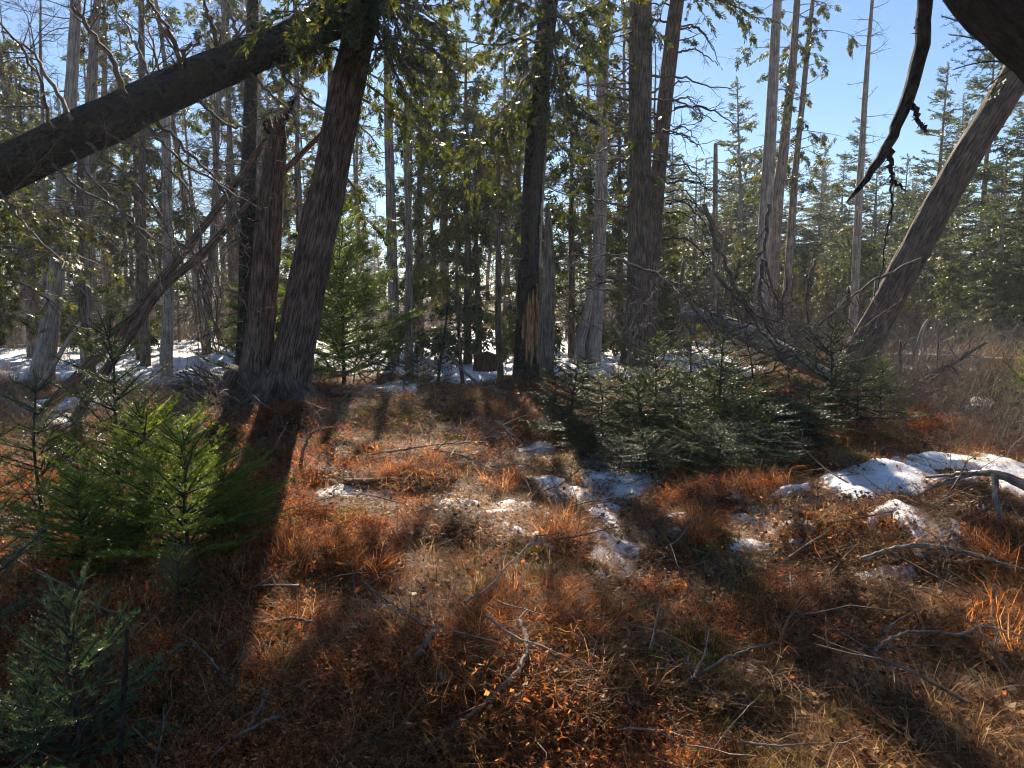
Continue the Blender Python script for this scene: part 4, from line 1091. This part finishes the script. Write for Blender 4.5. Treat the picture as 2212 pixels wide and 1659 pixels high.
copy_thing(m1, gl(900, 12.4), 1, .62, label='small round dark fir bush in front of the central snow', group='')
c_ = copy_thing(m1, gl(948, 12.0), 2, .5, label='small tan-green fir bush right of the round dark one', group='')
copy_thing(m1, gl(1200, 9.8), 2.5, .5, label='small fir at the foot of the torn-bark trunk', group='')
for o in scene.objects:
    if o.get('group') == '': del o['group']

def corner_bough():
    st = MB(); nd = MB(); F = Foliage(NEEDLE_HI); rs = random.Random(5); b0 = P(2230, 150, 5.0)
    t = thing('spruce_bough', 'small drooping spruce bough poking out from behind the dark corner trunk', 'branch', tuple(b0)); KIDS[t.name] = []
    for e in [(2035,35),(2050,75),(2075,20),(2090,110),(2060,150),(2110,60),(2130,190)]:
        a = P(*e, 5.0); n = 7; pts = np.array([b0 + (a - b0) * q / (n - 1) + np.array([0, 0, .05 * math.sin(PI * q / (n - 1))]) for q in range(n)]) - b0
        tube(st, pts, np.linspace(.008, .003, n), 5, .5); needle_axis(F, pts, .12, .3, rs, .3)
        for q in range(3, n - 1):
            for sg in (-1, 1):
                ax = unit(pts[q + 1] - pts[q]); sd_ = np.array([-ax[2], 0, ax[0]]) * sg
                needle_axis(F, np.array([pts[q], pts[q] + (ax * .8 + sd_ * .6) * .13 * rs.uniform(.6, 1.2)]), .12, .3, rs)
    F.flush(nd); kid(t, st, 'stem', M['dark_twig']); kid(t, nd, 'needles', M['fir'])
corner_bough()

# ------------------------------------------------------------------ deadfall behind the thicket
YF = 10.2
t, fpath, frad, fbase = near_trunk('fallen_tree', 'smooth grey fallen trunk sloping down behind the fir thicket', [(1475,672,YF+1.8,24),(1535,690,YF+1.4,34),(1600,715,YF+1.0,40),(1670,752,YF+.6,42),(1735,785,YF+.2,38),(1790,815,YF,30)], M['pale_wood'], cat='log', k=24, n=40, ridge=.03, lump=.05, seed=31.)
add_branches(t, fbase, [([(1650,560),(1640,640),(1660,720),(1700,760)],YF,YF+.5,10.8), ([(1520,440),(1560,560),(1620,680),(1700,790),(1745,850)],YF-.8,YF-.6,10.8),
    ([(1440,600),(1500,650),(1560,690),(1640,700)],YF,YF+1,9.5), ([(1545,590),(1590,640),(1650,690),(1720,760)],YF-.2,YF+.3,9.5),
    ([(1990,560),(1900,600),(1840,640),(1780,690),(1740,740)],YF-.2,YF+.1,8.1), ([(1835,620),(1820,700),(1815,780)],YF-.2,YF,9.5), ([(1480,560),(1460,650),(1500,730),(1530,800)],YF-.3,YF-.2,8.1),
    ([(1660,440),(1650,540),(1665,620),(1700,700)],YF,YF+.2,9.5), ([(1760,560),(1740,640),(1750,720),(1780,790)],YF-.2,YF,6.8), ([(1330,560),(1420,590),(1480,640),(1540,720)],YF-.6,YF-.3,8.1),
    ([(1400,700),(1450,740),(1500,790),(1560,820)],YF-.7,YF-.4,6.8), ([(1600,560),(1580,640),(1600,720)],YF,YF+.3,6.8), ([(1700,600),(1690,680),(1720,740)],YF-.1,YF,6.8)], M['twig'], 33, 1, nkid=9, ratio=.4)

tangle = []
for i in range(44):
    x0 = rb.uniform(1340, 1850); y0 = rb.uniform(690, 810); a = rb.uniform(-2.6, -.5); L = rb.uniform(70, 190); Yq = YF + rb.uniform(-1.3, .5)
    x1 = x0 + math.cos(a) * L; y1 = y0 + math.sin(a) * L * .8
    tangle.append(([(x0, y0), ((x0 + x1) / 2 + rb.uniform(-25, 25), (y0 + y1) / 2 + rb.uniform(-15, 15)), (x1, y1)], Yq, Yq + rb.uniform(-.5, .5), rb.uniform(3, 6)))
add_branches(t, fbase, tangle, M['stick'], 34, 1, nkid=7, ratio=.4)

def log_piece(label, pts, m, name='fallen_log', seed=1., k=20, n=26, cat='log', ridge=.06, lump=.09):
    path, rad = pixel_path(pts, n); base = path[0].copy()
    t = thing(name, label, cat, tuple(base)); KIDS[t.name] = []
    mb = MB(); tube(mb, path - base, rad, k, .5, trunk_disp(seed, ridge, lump, 7)); kid(t, mb, 'wood', m, True); return t
log_piece('long grey log lying in front of snow beyond the leaning cedar', [(1800,772,16,24),(1900,775,16,26),(2030,778,16,25),(2150,782,16,22),(2290,788,16,20)], M['pale_wood'], seed=32.)
log_piece('mossy log end sticking out right of the twin cedars', [(640,852,9.9,44),(690,856,9.7,44),(740,858,9.5,42),(764,860,9.4,34)], M['rot_wood'], seed=33.)
log_piece('rotten red-ended log under the thicket left end', [(1036,893,9.6,34),(1070,893,9.6,36),(1120,898,9.5,36),(1200,905,9.3,32),(1330,915,9,28)], M['rot_wood'], seed=34.)
log_piece('bleached thin log lying in front of the torn-bark trunk', [(1030,846,10.6,7),(1090,852,10.6,9),(1180,853,10.6,10),(1290,848,10.5,8),(1340,845,10.4,5)], M['stick'], seed=35.)
log_piece('sunken dark log half buried in brown litter at the clearing', [(745,1042,6.3,16),(830,1043,6.25,22),(920,1040,6.25,22),(1000,1034,6.3,16)], M['rot_wood'], seed=36.)
log_piece('mossy grey log lying in shade behind the largest near snow patch', [(1985,925,8.6,10),(1950,915,8.6,12),(2010,935,8.3,13),(2100,965,7.9,13),(2170,985,7.6,11)], M['rot_wood'], seed=37.)
log_piece('old broken stump of upright splinters on the central snow', [(1052,800,13.2,62),(1052,785,13.2,58),(1052,768,13.2,52)], M['rot_wood'], 'tree_stump', 38., cat='stump', ridge=.14)
log_piece('bleached broken stake leaning upright beyond the leaning cedar', [(1968,790,13,11),(1985,740,13,10),(1995,705,13,8),(2005,690,13,4)], M['pale_wood'], 'broken_stake', 39., 10, 14, 'branch')
log_piece('tiny cut stub standing in the largest near snow patch', [(1848,1010,6.5,8),(1850,1000,6.5,8),(1852,985,6.5,8)], M['stick'], 'stub', 40., 10, 10, 'branch')
log_piece('dark upright stick at the bottom left beside the upswept fir sapling', [(258,1690,2.35,13),(264,1560,2.4,12),(272,1440,2.42,10),(276,1358,2.45,7)], M['dark_bark'], 'upright_stick', 41., 10, 20, 'branch')

def stick(label, pix, wpx, m='stick', lift=.03, forks=(), seed=1, tw=0):
    pts = []
    for q, (a, b) in enumerate(pix):
        g = G(a, b); pts.append([g[0], g[1], g[2] + lift + .055 + (0.02 if 0 < q < len(pix) - 1 else 0)])
    base = np.array(pts[0]); D = base[1]; t = thing('fallen_branch', label, 'branch', tuple(base)); KIDS[t.name] = []
    rs = random.Random(seed); n = 8 * len(pix); S = smooth_path(np.array(pts), n); S[1:-1] += np.array([[rs.gauss(0, .0025), rs.gauss(0, .003), rs.gauss(0, .002)] for _ in range(n - 2)])
    r = W(wpx, D) / 2; mb = MB(); rr = np.linspace(r, r * .55, n); rr[-3:] *= [.9, .7, .4]
    tube(mb, S - base, rr, 10, .5, trunk_disp(seed, .07, .10, 3)); kid(t, mb, 'wood', M[m], True)
    if tw:
        wm = MB()
        for _ in range(tw):
            i = rs.randrange(3, n - 2); twigs(wm, S[i] - base, unit(S[i + 1] - S[i]) + np.array([rs.gauss(0, .7), rs.gauss(0, .5), abs(rs.gauss(0, .4))]), rs.uniform(.15, .5), r * .35, 1, .15, -.02, 4, .5, rs)
        kid(t, wm, 'side_twig', M[m])
    return t
stick('pale curved stick lying in the bottom middle, hooked at its top', [(1122,1386),(1137,1430),(1138,1470),(1120,1515),(1080,1560),(1030,1605),(960,1657),(900,1710)], 12, 'stick', .035, seed=51)
stick('dark mossy branch lying left of the hooked pale stick', [(952,1385),(930,1425),(905,1470),(870,1500),(840,1515)], 17, 'twig', .02, seed=52)
stick('short grey branch with a bend at the bottom left of centre', [(575,1530),(572,1570),(545,1620),(510,1670)], 12, 'stick', .02, seed=53, tw=2)
stick('straight grey branch crossing the bent one near the bottom edge', [(640,1590),(580,1625),(510,1665),(440,1710)], 11, 'stick', .03, seed=54)
stick('smooth dark branch arched across the shaded bottom left', [(470,1450),(520,1415),(580,1393),(640,1388),(700,1392)], 11, 'twig', .03, seed=55)
stick('thin pale twig below the arched dark branch', [(565,1420),(600,1430),(650,1452)], 5, 'pale_twig', .02, seed=56)
stick('bowed grey branch lying over snow at the right', [(1858,1258),(1920,1238),(1980,1232),(2060,1240),(2130,1260),(2200,1282)], 13, 'stick', .06, seed=57, tw=1)
stick('wavy pale root-like branch at the lower right', [(1885,1462),(1915,1440),(1960,1424),(2030,1428),(2070,1432),(2110,1416),(2160,1418),(2225,1440)], 8, 'pale_twig', .05, seed=58)
stick('straight thin branch lying below the wavy pale one', [(1780,1445),(1880,1446),(1990,1446),(2100,1438)], 6, 'twig', .02, seed=59)
stick('short chunky bleached branch end at the lower right', [(1872,1462),(1900,1490),(1950,1510)], 20, 'stick', .01, seed=60)
stick('long dark twig sloping up in the bottom right', [(1480,1520),(1560,1480),(1640,1450),(1690,1430)], 8, 'twig', .03, seed=61)
stick('thin sunlit twig curving across the lit grass left of centre', [(640,1275),(700,1270),(760,1262),(820,1240)], 6, 'pale_twig', .04, seed=62)
stick('curved twig rising through sunlit rust grass', [(690,1345),(760,1325),(830,1290),(880,1255)], 6, 'pale_twig', .04, seed=63)
stick('small forked twig in front of the yellow moss at bottom left', [(420,1440),(460,1480),(490,1530),(560,1560),(620,1570)], 6, 'pale_twig', .03, seed=64, tw=3)
stick('grey stick lying flat at the bottom by the fir corner', [(260,1600),(330,1612),(400,1630)], 9, 'stick', .02, seed=65)
stick('thin branch lying over the litter in front of the rotten log', [(800,1005),(880,1000),(960,985),(1070,975)], 5, 'stick', .04, seed=66, tw=5)
stick('slender crooked branch below the rotten log', [(930,990),(1000,1010),(1060,1040),(1120,1045)], 5, 'stick', .03, seed=67, tw=4)
def raised(label, limbs, m, seed, name='fallen_branch', twn=0, lvl=1):
    """branch whose limbs are given by pixels and depths"""
    base = P(*limbs[0][0][:3]); t = thing(name, label, 'branch', tuple(base)); KIDS[t.name] = []; rs = random.Random(seed)
    for q, pts in enumerate(limbs):
        pa, ra = pixel_path(pts, 24); pa[1:-1] += np.array([[rs.gauss(0, .004), rs.gauss(0, .006), rs.gauss(0, .004)] for _ in range(22)])
        mb = MB(); tube(mb, pa - base, ra, 10, .5, trunk_disp(rs.random() * 9, .06, .10, 3))
        for _ in range(twn):
            i = rs.randrange(3, 22); s = unit([rs.gauss(0, 1), rs.gauss(0, .6), rs.gauss(.2, .8)]); twigs(mb, pa[i] - base, unit(pa[i + 1] - pa[i]) * .7 + s, rs.uniform(.1, .45), max(.003, ra[i] * .4), lvl, .14, 0, 4, .5, rs)
        kid(t, mb, 'limb', M[m], True)
    return t
raised('pale forked dead branch arching down at the right edge', [
    [(2260,1075,4.6,26),(2200,1040,4.8,22),(2150,1022,5.0,18),(2110,1022,5.2,10),(2000,1030,5.6,6)],
    [(2148,1025,5.0,15),(2152,1080,4.8,13),(2168,1150,4.6,11),(2185,1210,4.45,9),(2200,1290,4.3,5)],
    [(2160,1085,4.8,7),(2100,1115,4.8,6),(2000,1140,4.9,5),(1960,1155,5,3)], [(2110,1022,5.2,6),(2010,1055,5.2,5),(1920,1110,5.1,5),(1875,1150,5,4),(1862,1195,4.9,2)], [(2185,1215,4.45,5),(2160,1240,4.4,4),(2140,1250,4.4,2)]], 'stick', 71, twn=1)
raised('dead branch standing up from a tangle beside the pale green conifer sapling', [
    [(1985,830,9.6,12),(2030,800,9.6,12),(2070,780,9.6,8),(2130,740,9.5,5)], [(1950,870,9.6,6),(2020,815,9.5,6),(2090,760,9.4,4)], [(1945,735,9.7,5),(1945,790,9.7,6),(1950,870,9.6,6)], [(2090,990,8.4,9),(2130,950,8.2,8),(2190,930,8,6)], [(2030,700,9.8,3),(2025,790,9.6,4),(2010,900,9.4,4)]], 'stick', 72, twn=7)
raised('leafless bush of pale crooked stems beyond the long grey log', [[(1900+40*i,780,15+(i%3)*.5,3),(1905+42*i+(i*37%25),735,15,3),(1890+44*i+(i*53%60),700+(i*29%30),15,2)] for i in range(8)], 'pale_twig', 73, 'bare_bush', 12)
raised('heap of dead branches piled against the left side of the broken cedar', [[(540-(i*31%50),905-(i*17%35),9.2-(i%3)*.3,7),(490-(i*23%60),860-(i*13%50),9.2,6),(420-(i*41%90),845-(i*37%70),9.0,3)] for i in range(12)], 'twig', 74, 'brush_pile', 7)
raised('bare arching dead branch over the log below the torn-bark trunk', [[(965,765,10.3,4),(1010,810,10.3,6),(1045,838,10.3,7),(1095,850,10.2,8)], [(1080,870,9.9,7),(1040,900,9.7,5),(1010,960,9.4,4),(985,1010,9.0,3)], [(1120,850,10.2,6),(1100,900,9.8,5),(1075,940,9.4,3)]], 'stick', 75, twn=5)
raised('upturned dead stick standing in front of the twin cedars', [[(650,1000,6.9,8),(655,970,6.9,7),(672,935,6.9,5),(695,925,6.9,3)], [(595,965,7.2,4),(610,935,7.3,4),(622,910,7.4,3)]], 'stick', 76, twn=3)
raised('tangle of low grey branches in the clearing left of the thicket', [[(880+(i*57%230),1000-(i*31%90),7.6+(i%4)*.3,4),(930+(i*43%210),960-(i*37%60),7.6+(i%4)*.3,4),(960+(i*71%200),990-(i*23%50),7.4+(i%4)*.3,2)] for i in range(10)], 'stick', 77, 'brush_pile', 6)
raised('dead scrub behind the bright green fir by the snow', [[(700+(i*61%190),850,12.6+(i%3)*.4,3),(720+(i*47%190),800,12.8,3),(690+(i*83%220),760-(i*11%40),12.8,2)] for i in range(12)], 'twig', 78, 'bare_bush', 9)
raised('big dead drooping twig bundle left of the broken cedar', [[(390+(i*29%80),560-(i*17%60),10.2,4),(420+(i*31%70),650,9.8,3),(430+(i*47%80),760,9.6,2)] for i in range(8)], 'twig', 79, 'dead_bough', 6)

# ------------------------------------------------------------------ ground cover, far undergrowth (uncountable)
def lib(name, meshes):
    c = bpy.data.collections.new(name)
    for i, me in enumerate(meshes):
        o = bpy.data.objects.new('%s_%02d' % (name, i), me); c.objects.link(o)
    return c

def ribbon(mb, pts, w, rnd):
    pts = np.asarray(pts); n = len(pts); t = np.gradient(pts, axis=0); s = np.cross(t, (0.13, .07, 1.0)); s /= np.linalg.norm(s, axis=1)[:, None] + 1e-9
    ww = (w * np.linspace(1, .15, n) / 2)[:, None]
    V = np.concatenate([pts - s * ww, pts + s * ww]); i = np.arange(n - 1)
    mb.add(V, np.stack([i, i + 1, i + 1 + n, i + n], 1), None, rnd)

def tuft(seed, nb, L0, L1, w, spread, e0, e1, droop, m, tone=(0, 1), lay=0.0):
    rs = random.Random(seed); mb = MB()
    for _ in range(nb):
        a = rs.uniform(0, 2 * PI); r = spread * math.sqrt(rs.random()); L = rs.uniform(L0, L1); el = rs.uniform(e0, e1); n = 5
        a2 = a + rs.gauss(0, .7); p = np.array([math.cos(a) * r, math.sin(a) * r, 0.0 + lay * rs.random()]); pts = [p]; st = L / (n - 1)
        for q in range(n - 1):
            p = p + st * np.array([math.cos(a2) * math.cos(el), math.sin(a2) * math.cos(el), math.sin(el)])
            if p[2] < .004: p[2] = .004 + rs.random() * .01
            pts.append(p); el -= droop * rs.uniform(.5, 1.4); a2 += rs.gauss(0, .18)
            el = max(el, -1.3)
        ribbon(mb, pts, w * rs.uniform(.6, 1.3), rs.uniform(*tone))
    return mb.mesh('tuft', m)

def fern(seed, ns, H, m, leaf=.010):
    rs = random.Random(seed); mb = MB()
    for _ in range(ns):
        p0 = [rs.gauss(0, .05), rs.gauss(0, .05), 0]; a = rs.uniform(0, 2 * PI)
        pts, _d = wander(p0, [math.cos(a) * .5, math.sin(a) * .5, 1], H * rs.uniform(.5, 1.2), 6, .22, -.12, rs)
        ribbon(mb, pts, .003, rs.uniform(.1, .5))
        for q in range(20):
            x = rs.uniform(.8, 5); i = min(4, int(x)); p = pts[i] + (pts[i + 1] - pts[i]) * (x - i)
            d = unit([rs.gauss(0, 1), rs.gauss(0, 1), rs.gauss(-.1, .6)]); s = unit(np.cross(d, [rs.gauss(0, 1), rs.gauss(0, 1), 1])) * leaf * .3; l = leaf * rs.uniform(.8, 2.2)
            mb.add([p, p + d * l * .5 + s, p + d * l, p + d * l * .5 - s], [[0, 1, 2, 3]], None, rs.random())
    return mb.mesh('fern', m)

def litter(seed, nb, R, m):
    rs = random.Random(seed); mb = MB()
    for _ in range(nb):
        a = rs.uniform(0, 2 * PI); r = R * math.sqrt(rs.random()); p = np.array([math.cos(a) * r, math.sin(a) * r, rs.uniform(.002, .03)])
        b = rs.uniform(0, 2 * PI); el = rs.gauss(0, .25); d = np.array([math.cos(b) * math.cos(el), math.sin(b) * math.cos(el), math.sin(el)])
        if rs.random() < .16:
            l = rs.uniform(.015, .035); s = unit(np.cross(d, [rs.gauss(0, .4), rs.gauss(0, .4), 1])) * l * rs.uniform(.3, .5)
            mb.add([p, p + d * l * .5 + s, p + d * l + [0, 0, .006], p + d * l * .5 - s], [[0, 1, 2, 3]], None, rs.random())
        else:
            L = rs.uniform(.03, .16); c = np.array([rs.gauss(0, .15), rs.gauss(0, .15), rs.gauss(0, .08)]) * L
            ribbon(mb, [p, p + d * L * .5 + c * .5, p + d * L], rs.uniform(.0012, .0032), rs.random())
    return mb.mesh('litter', m)

def mossc(seed, m):
    rs = random.Random(seed); mb = MB()
    for _ in range(110):
        a = rs.uniform(0, 2 * PI); r = .07 * math.sqrt(rs.random()); p = np.array([math.cos(a) * r, math.sin(a) * r, .02 * (1 - (r / .07) ** 2)])
        d = unit([math.cos(a) * r * 9 + rs.gauss(0, .3), math.sin(a) * r * 9 + rs.gauss(0, .3), 1]); l = rs.uniform(.008, .022); s = unit(np.cross(d, [rs.gauss(0, 1), rs.gauss(0, 1), .1])) * .0035
        mb.add([p - s, p + s, p + d * l], None, [[0, 1, 2]], rs.random())
    return mb.mesh('moss', m)

def bramble(seed, m, H=.9, ns=14):
    rs = random.Random(seed); mb = MB()
    for _ in range(ns):
        a = rs.uniform(0, 2 * PI); twigs(mb, [rs.gauss(0, .3), rs.gauss(0, .3), -.05], [math.cos(a) * .4, math.sin(a) * .4, 1], H * rs.uniform(.5, 1.3), .006, 1, .2, -.03, 7, .5, rs)
    return mb.mesh('bramble', m)

L_RED = lib('sedge_red', [tuft(401 + i, 90, .12, .38, .0046, .09, .3, 1.3, .42, M['grass_red']) for i in range(4)] +
            [tuft(411 + i, 80, .10, .30, .0042, .14, -.1, .5, .25, M['grass_red']) for i in range(3)])
L_TAN = lib('sedge_tan', [tuft(421 + i, 80, .14, .42, .0046, .09, .4, 1.3, .40, M['grass_tan']) for i in range(3)] + [tuft(431 + i, 70, .10, .30, .0042, .15, -.1, .4, .2, M['grass_tan']) for i in range(2)])
L_TALL = lib('dry_grass', [tuft(441 + i, 60, .35, .9, .010, .16, 1.1, 1.5, .10, M['grass_tan']) for i in range(3)])
L_FERN = lib('fern', [fern(451 + i, 16, .15, M['fern_red']) for i in range(4)])
L_LIT = lib('litter', [litter(461 + i, 190, .17, M['litter']) for i in range(4)] + [litter(466 + i, 90, .17, M['grass_red']) for i in range(2)])
L_MOSS = lib('moss', [mossc(471 + i, M['moss']) for i in range(3)])
L_BRAM = lib('bramble', [bramble(481 + i, M['pale_twig'] if i % 2 else M['twig']) for i in range(4)])

def gn_stuff(name, coll, x, y, sc, idx, tiltamp=.25, dz=0.0):
    n = len(x); z = hgt(x, y) + dz
    me = bpy.data.meshes.new(name); me.vertices.add(n); me.vertices.foreach_set('co', np.stack([x, y, z], 1).astype(np.float32).ravel())
    e = .05; gx = (hgt(x + e, y) - hgt(x - e, y)) / (2 * e); gy = (hgt(x, y + e) - hgt(x, y - e)) / (2 * e)
    rot = np.stack([np.arctan(gy) + RNG.normal(0, tiltamp, n), -np.arctan(gx) + RNG.normal(0, tiltamp, n), RNG.uniform(0, 2 * PI, n)], 1)
    # spin first, then lean with the ground
    a = me.attributes.new('rot', 'FLOAT_VECTOR', 'POINT'); a.data.foreach_set('vector', rot.astype(np.float32).ravel())
    a = me.attributes.new('scl', 'FLOAT', 'POINT'); a.data.foreach_set('value', np.asarray(sc, np.float32))
    a = me.attributes.new('idx', 'INT', 'POINT'); a.data.foreach_set('value', np.asarray(idx, np.int32))
    o = bpy.data.objects.new(name, me); scene.collection.objects.link(o)
    ng = bpy.data.node_groups.new(name + '_nodes', 'GeometryNodeTree')
    ng.interface.new_socket('Geometry', in_out='INPUT', socket_type='NodeSocketGeometry'); ng.interface.new_socket('Geometry', in_out='OUTPUT', socket_type='NodeSocketGeometry')
    gi = ng.nodes.new('NodeGroupInput'); go = ng.nodes.new('NodeGroupOutput'); ci = ng.nodes.new('GeometryNodeCollectionInfo'); ip = ng.nodes.new('GeometryNodeInstanceOnPoints')
    ci.inputs['Collection'].default_value = coll; ci.inputs['Separate Children'].default_value = True; ci.inputs['Reset Children'].default_value = True
    ip.inputs['Pick Instance'].default_value = True
    def na(nm, ty):
        q = ng.nodes.new('GeometryNodeInputNamedAttribute'); q.data_type = ty; q.inputs['Name'].default_value = nm; return q.outputs[0]
    ng.links.new(gi.outputs[0], ip.inputs['Points']); ng.links.new(ci.outputs[0], ip.inputs['Instance'])
    ng.links.new(na('rot', 'FLOAT_VECTOR'), ip.inputs['Rotation']); ng.links.new(na('scl', 'FLOAT'), ip.inputs['Scale']); ng.links.new(na('idx', 'INT'), ip.inputs['Instance Index'])
    ng.links.new(ip.outputs[0], go.inputs[0])
    md = o.modifiers.new('scatter', 'NODES'); md.node_group = ng
    return tag(o, kind='stuff')

def low(x, y):
    m = np.zeros(len(x), bool)
    for dl in (.1, .22, .36, .5, .68): m |= in_snow(x * (1 + dl / y), y + dl, -.02)
    return np.where(m, np.where(RNG.random(len(x)) < .5, .02, .36), 1.0)

def pts_in_view(n, y0, y1, pw=1.0, side=1.25):
    """points over the ground wedge, denser near"""
    u = RNG.random(n); y = (y0 ** (2 - pw) + u * (y1 ** (2 - pw) - y0 ** (2 - pw))) ** (1 / (2 - pw)) if pw != 2 else y0 * (y1 / y0) ** u
    x = RNG.uniform(-1, 1, n) * (y * .67 * side + .6)
    return x, y

def sel(x, y, keep): return x[keep], y[keep]
def path_mask(x, y):   # worn, needle-strewn strip running from the middle back past the cedars
    c = -1.3 + .05 * (y - 6); return np.exp(-((x - c) / (.5 + .10 * (y - 4).clip(0))) ** 2) * (y > 5.6) * (y < 12)

x, y = pts_in_view(25000, 1.6, 14, 1.3); pm = path_mask(x, y)
dn = fbm(x * 1.1 + 20, y * 1.1, 0, 3)
keep = ~in_snow(x, y, -.10) & (RNG.random(len(x)) > pm * .9) & (RNG.random(len(x)) < .45 + .8 * dn)
x, y = sel(x, y, keep)
gn_stuff('grass', L_RED, x, y, low(x, y) * RNG.uniform(.35, .8, len(x)) * (.85 + .35 * vnoise(x * 1.5, y * 1.5)), RNG.integers(0, 7, len(x)))
def tussocks():
    xs = []; ys = []
    for bx, by, a, sg in BUMPS:
        if sg > .45: continue
        k = 60; r = sg * 1.15 * np.sqrt(RNG.random(k)); th = RNG.uniform(0, 2 * PI, k); xs.append(bx + r * np.cos(th)); ys.append(by + r * np.sin(th))
    x = np.concatenate(xs); y = np.concatenate(ys); x, y = sel(x, y, ~in_snow(x, y, .0)); return x, y
x, y = tussocks()
gn_stuff('sedge_tussocks', L_RED, x, y, low(x, y) * RNG.uniform(.5, .9, len(x)), RNG.integers(0, 5, len(x)), .35)
x, y = pts_in_view(15000, 1.6, 16, 1.3)
keep = ~in_snow(x, y, -.10) & (RNG.random(len(x)) > path_mask(x, y) * .7) & (RNG.random(len(x)) < .35 + .7 * fbm(x * .9 + 3, y * .9 + 40, 0, 2))
x, y = sel(x, y, keep)
gn_stuff('grass', L_TAN, x, y, low(x, y) * RNG.uniform(.35, .8, len(x)), RNG.integers(0, 5, len(x)))
x, y = pts_in_view(22000, 1.6, 11, 1.3)
keep = ~in_snow(x, y, -.05) & (RNG.random(len(x)) < .04 + 1.9 * fbm(x * .8 + 31, y * .8 + 4, 0, 2)) & (RNG.random(len(x)) > path_mask(x, y) * .6)
x, y = sel(x, y, keep)
gn_stuff('dead_ferns', L_FERN, x, y, low(x, y) * RNG.uniform(.5, 1.2, len(x)), RNG.integers(0, 4, len(x)), .2)
x, y = pts_in_view(26000, 1.6, 15, 1.25); keep = ~in_snow(x, y, .12); x, y = sel(x, y, keep)
gn_stuff('leaf_litter', L_LIT, x, y, RNG.uniform(.7, 1.3, len(x)), RNG.integers(0, 6, len(x)), .05)
x, y = pts_in_view(14000, 1.6, 13, 1.2)
keep = ~in_snow(x, y, .0) & (fbm(x * 1.6 + 11, y * 1.6 + 7, 0, 3) > .62); x, y = sel(x, y, keep)
mx_ = []; my_ = []
for a_, b_, r_, k_ in [(1420,1400,.28,60),(1260,1465,.12,18),(670,1300,.22,40),(640,1230,.14,18),(1180,1300,.10,12),(440,1610,.10,26),(330,1640,.12,30),(230,1540,.14,40),(900,885,.5,40),(1830,990,.2,16),(1500,1640,.1,20),(1900,1600,.1,14)]:
    g_ = G(a_, b_); rr_ = r_ * np.sqrt(RNG.random(k_)); tt_ = RNG.uniform(0, 2 * PI, k_); mx_.append(g_[0] + rr_ * np.cos(tt_)); my_.append(g_[1] + rr_ * 1.5 * np.sin(tt_))
x = np.concatenate([x] + mx_); y = np.concatenate([y] + my_)
gn_stuff('moss', L_MOSS, x, y, RNG.uniform(.8, 1.5, len(x)), RNG.integers(0, 3, len(x)), .1, .03)
x, y = pts_in_view(9000, 13, 50, .9); keep = (RNG.random(len(x)) < np.where(in_snow(x, y, 0), .03, .5)); x, y = sel(x, y, keep)
gn_stuff('dry_grass', L_TALL, x, y, RNG.uniform(.3, .75, len(x)), RNG.integers(0, 3, len(x)), .15)
x, y = pts_in_view(4300, 14, 46, .8); keep = (RNG.random(len(x)) < .6 + .5 * vnoise(x * .2, y * .2, 3)) & (RNG.random(len(x)) < np.where(in_snow(x, y, 0), .18, 1)) & (RNG.random(len(x)) < np.clip((y - 13) / 9, .12, 1)); x, y = sel(x, y, keep)
gn_stuff('undergrowth', L_BRAM, x, y, RNG.uniform(.5, 1.4, len(x)) * np.clip(y / 17, .6, 1.9), RNG.integers(0, 4, len(x)), .2)
x, y = pts_in_view(1100, 7, 13, .9); keep = ~in_snow(x, y, 0) & (np.abs(x - .3) > 1.6) & (RNG.random(len(x)) < np.where((x > 4.2) | ((x < -3) & (y > 8)), 1, .25)); x, y = sel(x, y, keep)
gn_stuff('undergrowth', L_BRAM, x, y, RNG.uniform(.3, .6, len(x)) * np.where(x > 4.5, 1.5, 1), RNG.integers(0, 4, len(x)), .3)

def lying(seed):
    rs = random.Random(seed); mb = MB()
    for _ in range(3):
        a = rs.uniform(0, 2 * PI); twigs(mb, [rs.gauss(0, .1), rs.gauss(0, .1), .05], [math.cos(a), math.sin(a), rs.uniform(-.05, .15)], rs.uniform(.2, .6), rs.uniform(.003, .0075), 1, .10, .0, 3, .45, rs)
    return mb.mesh('twigs', M[('stick', 'pale_twig', 'twig')[seed % 3]])
L_LIE = lib('lying_twigs', [lying(500 + i) for i in range(6)])
x, y = pts_in_view(330, 2.3, 12, .9); keep = ~in_snow(x, y, .1) | (RNG.random(len(x)) < .3); x, y = sel(x, y, keep)
gn_stuff('fallen_twigs', L_LIE, x, y, RNG.uniform(.5, 1.3, len(x)), RNG.integers(0, 6, len(x)), .08, .03)

x, y = pts_in_view(9000, 2.5, 12, 1.2); keep = in_snow(x, y, .03) & (RNG.random(len(x)) < .22); x, y = sel(x, y, keep)
gn_stuff('grass', L_TAN, x, y, RNG.uniform(.2, .5, len(x)), RNG.integers(0, 5, len(x)), .3, .045)

# ------------------------------------------------------------------ hazy air
def haze():
    mb = MB(); x0, x1, y0, y1, z0, z1 = -110, 110, -12, 130, -2.2, 17.5
    V = [(x, y, z) for z in (z0, z1) for y in (y0, y1) for x in (x0, x1)]
    Q = [(0, 2, 3, 1), (4, 5, 7, 6), (0, 1, 5, 4), (2, 6, 7, 3), (0, 4, 6, 2), (1, 3, 7, 5)]
    mb.add(V, Q, None, .5)
    m, nt, b = mat('air'); nt.nodes.remove(b)
    v = N(nt, 'ShaderNodeVolumePrincipled'); v.inputs['Color'].default_value = (.80, .88, 1, 1); v.inputs['Density'].default_value = HAZE; v.inputs['Anisotropy'].default_value = .3
    nt.links.new(v.outputs[0], nt.nodes['Material Output'].inputs['Volume'])
    tag(mb.build('haze', m), kind='stuff')
HAZE = 0.0008
if HAZE > 0: haze()
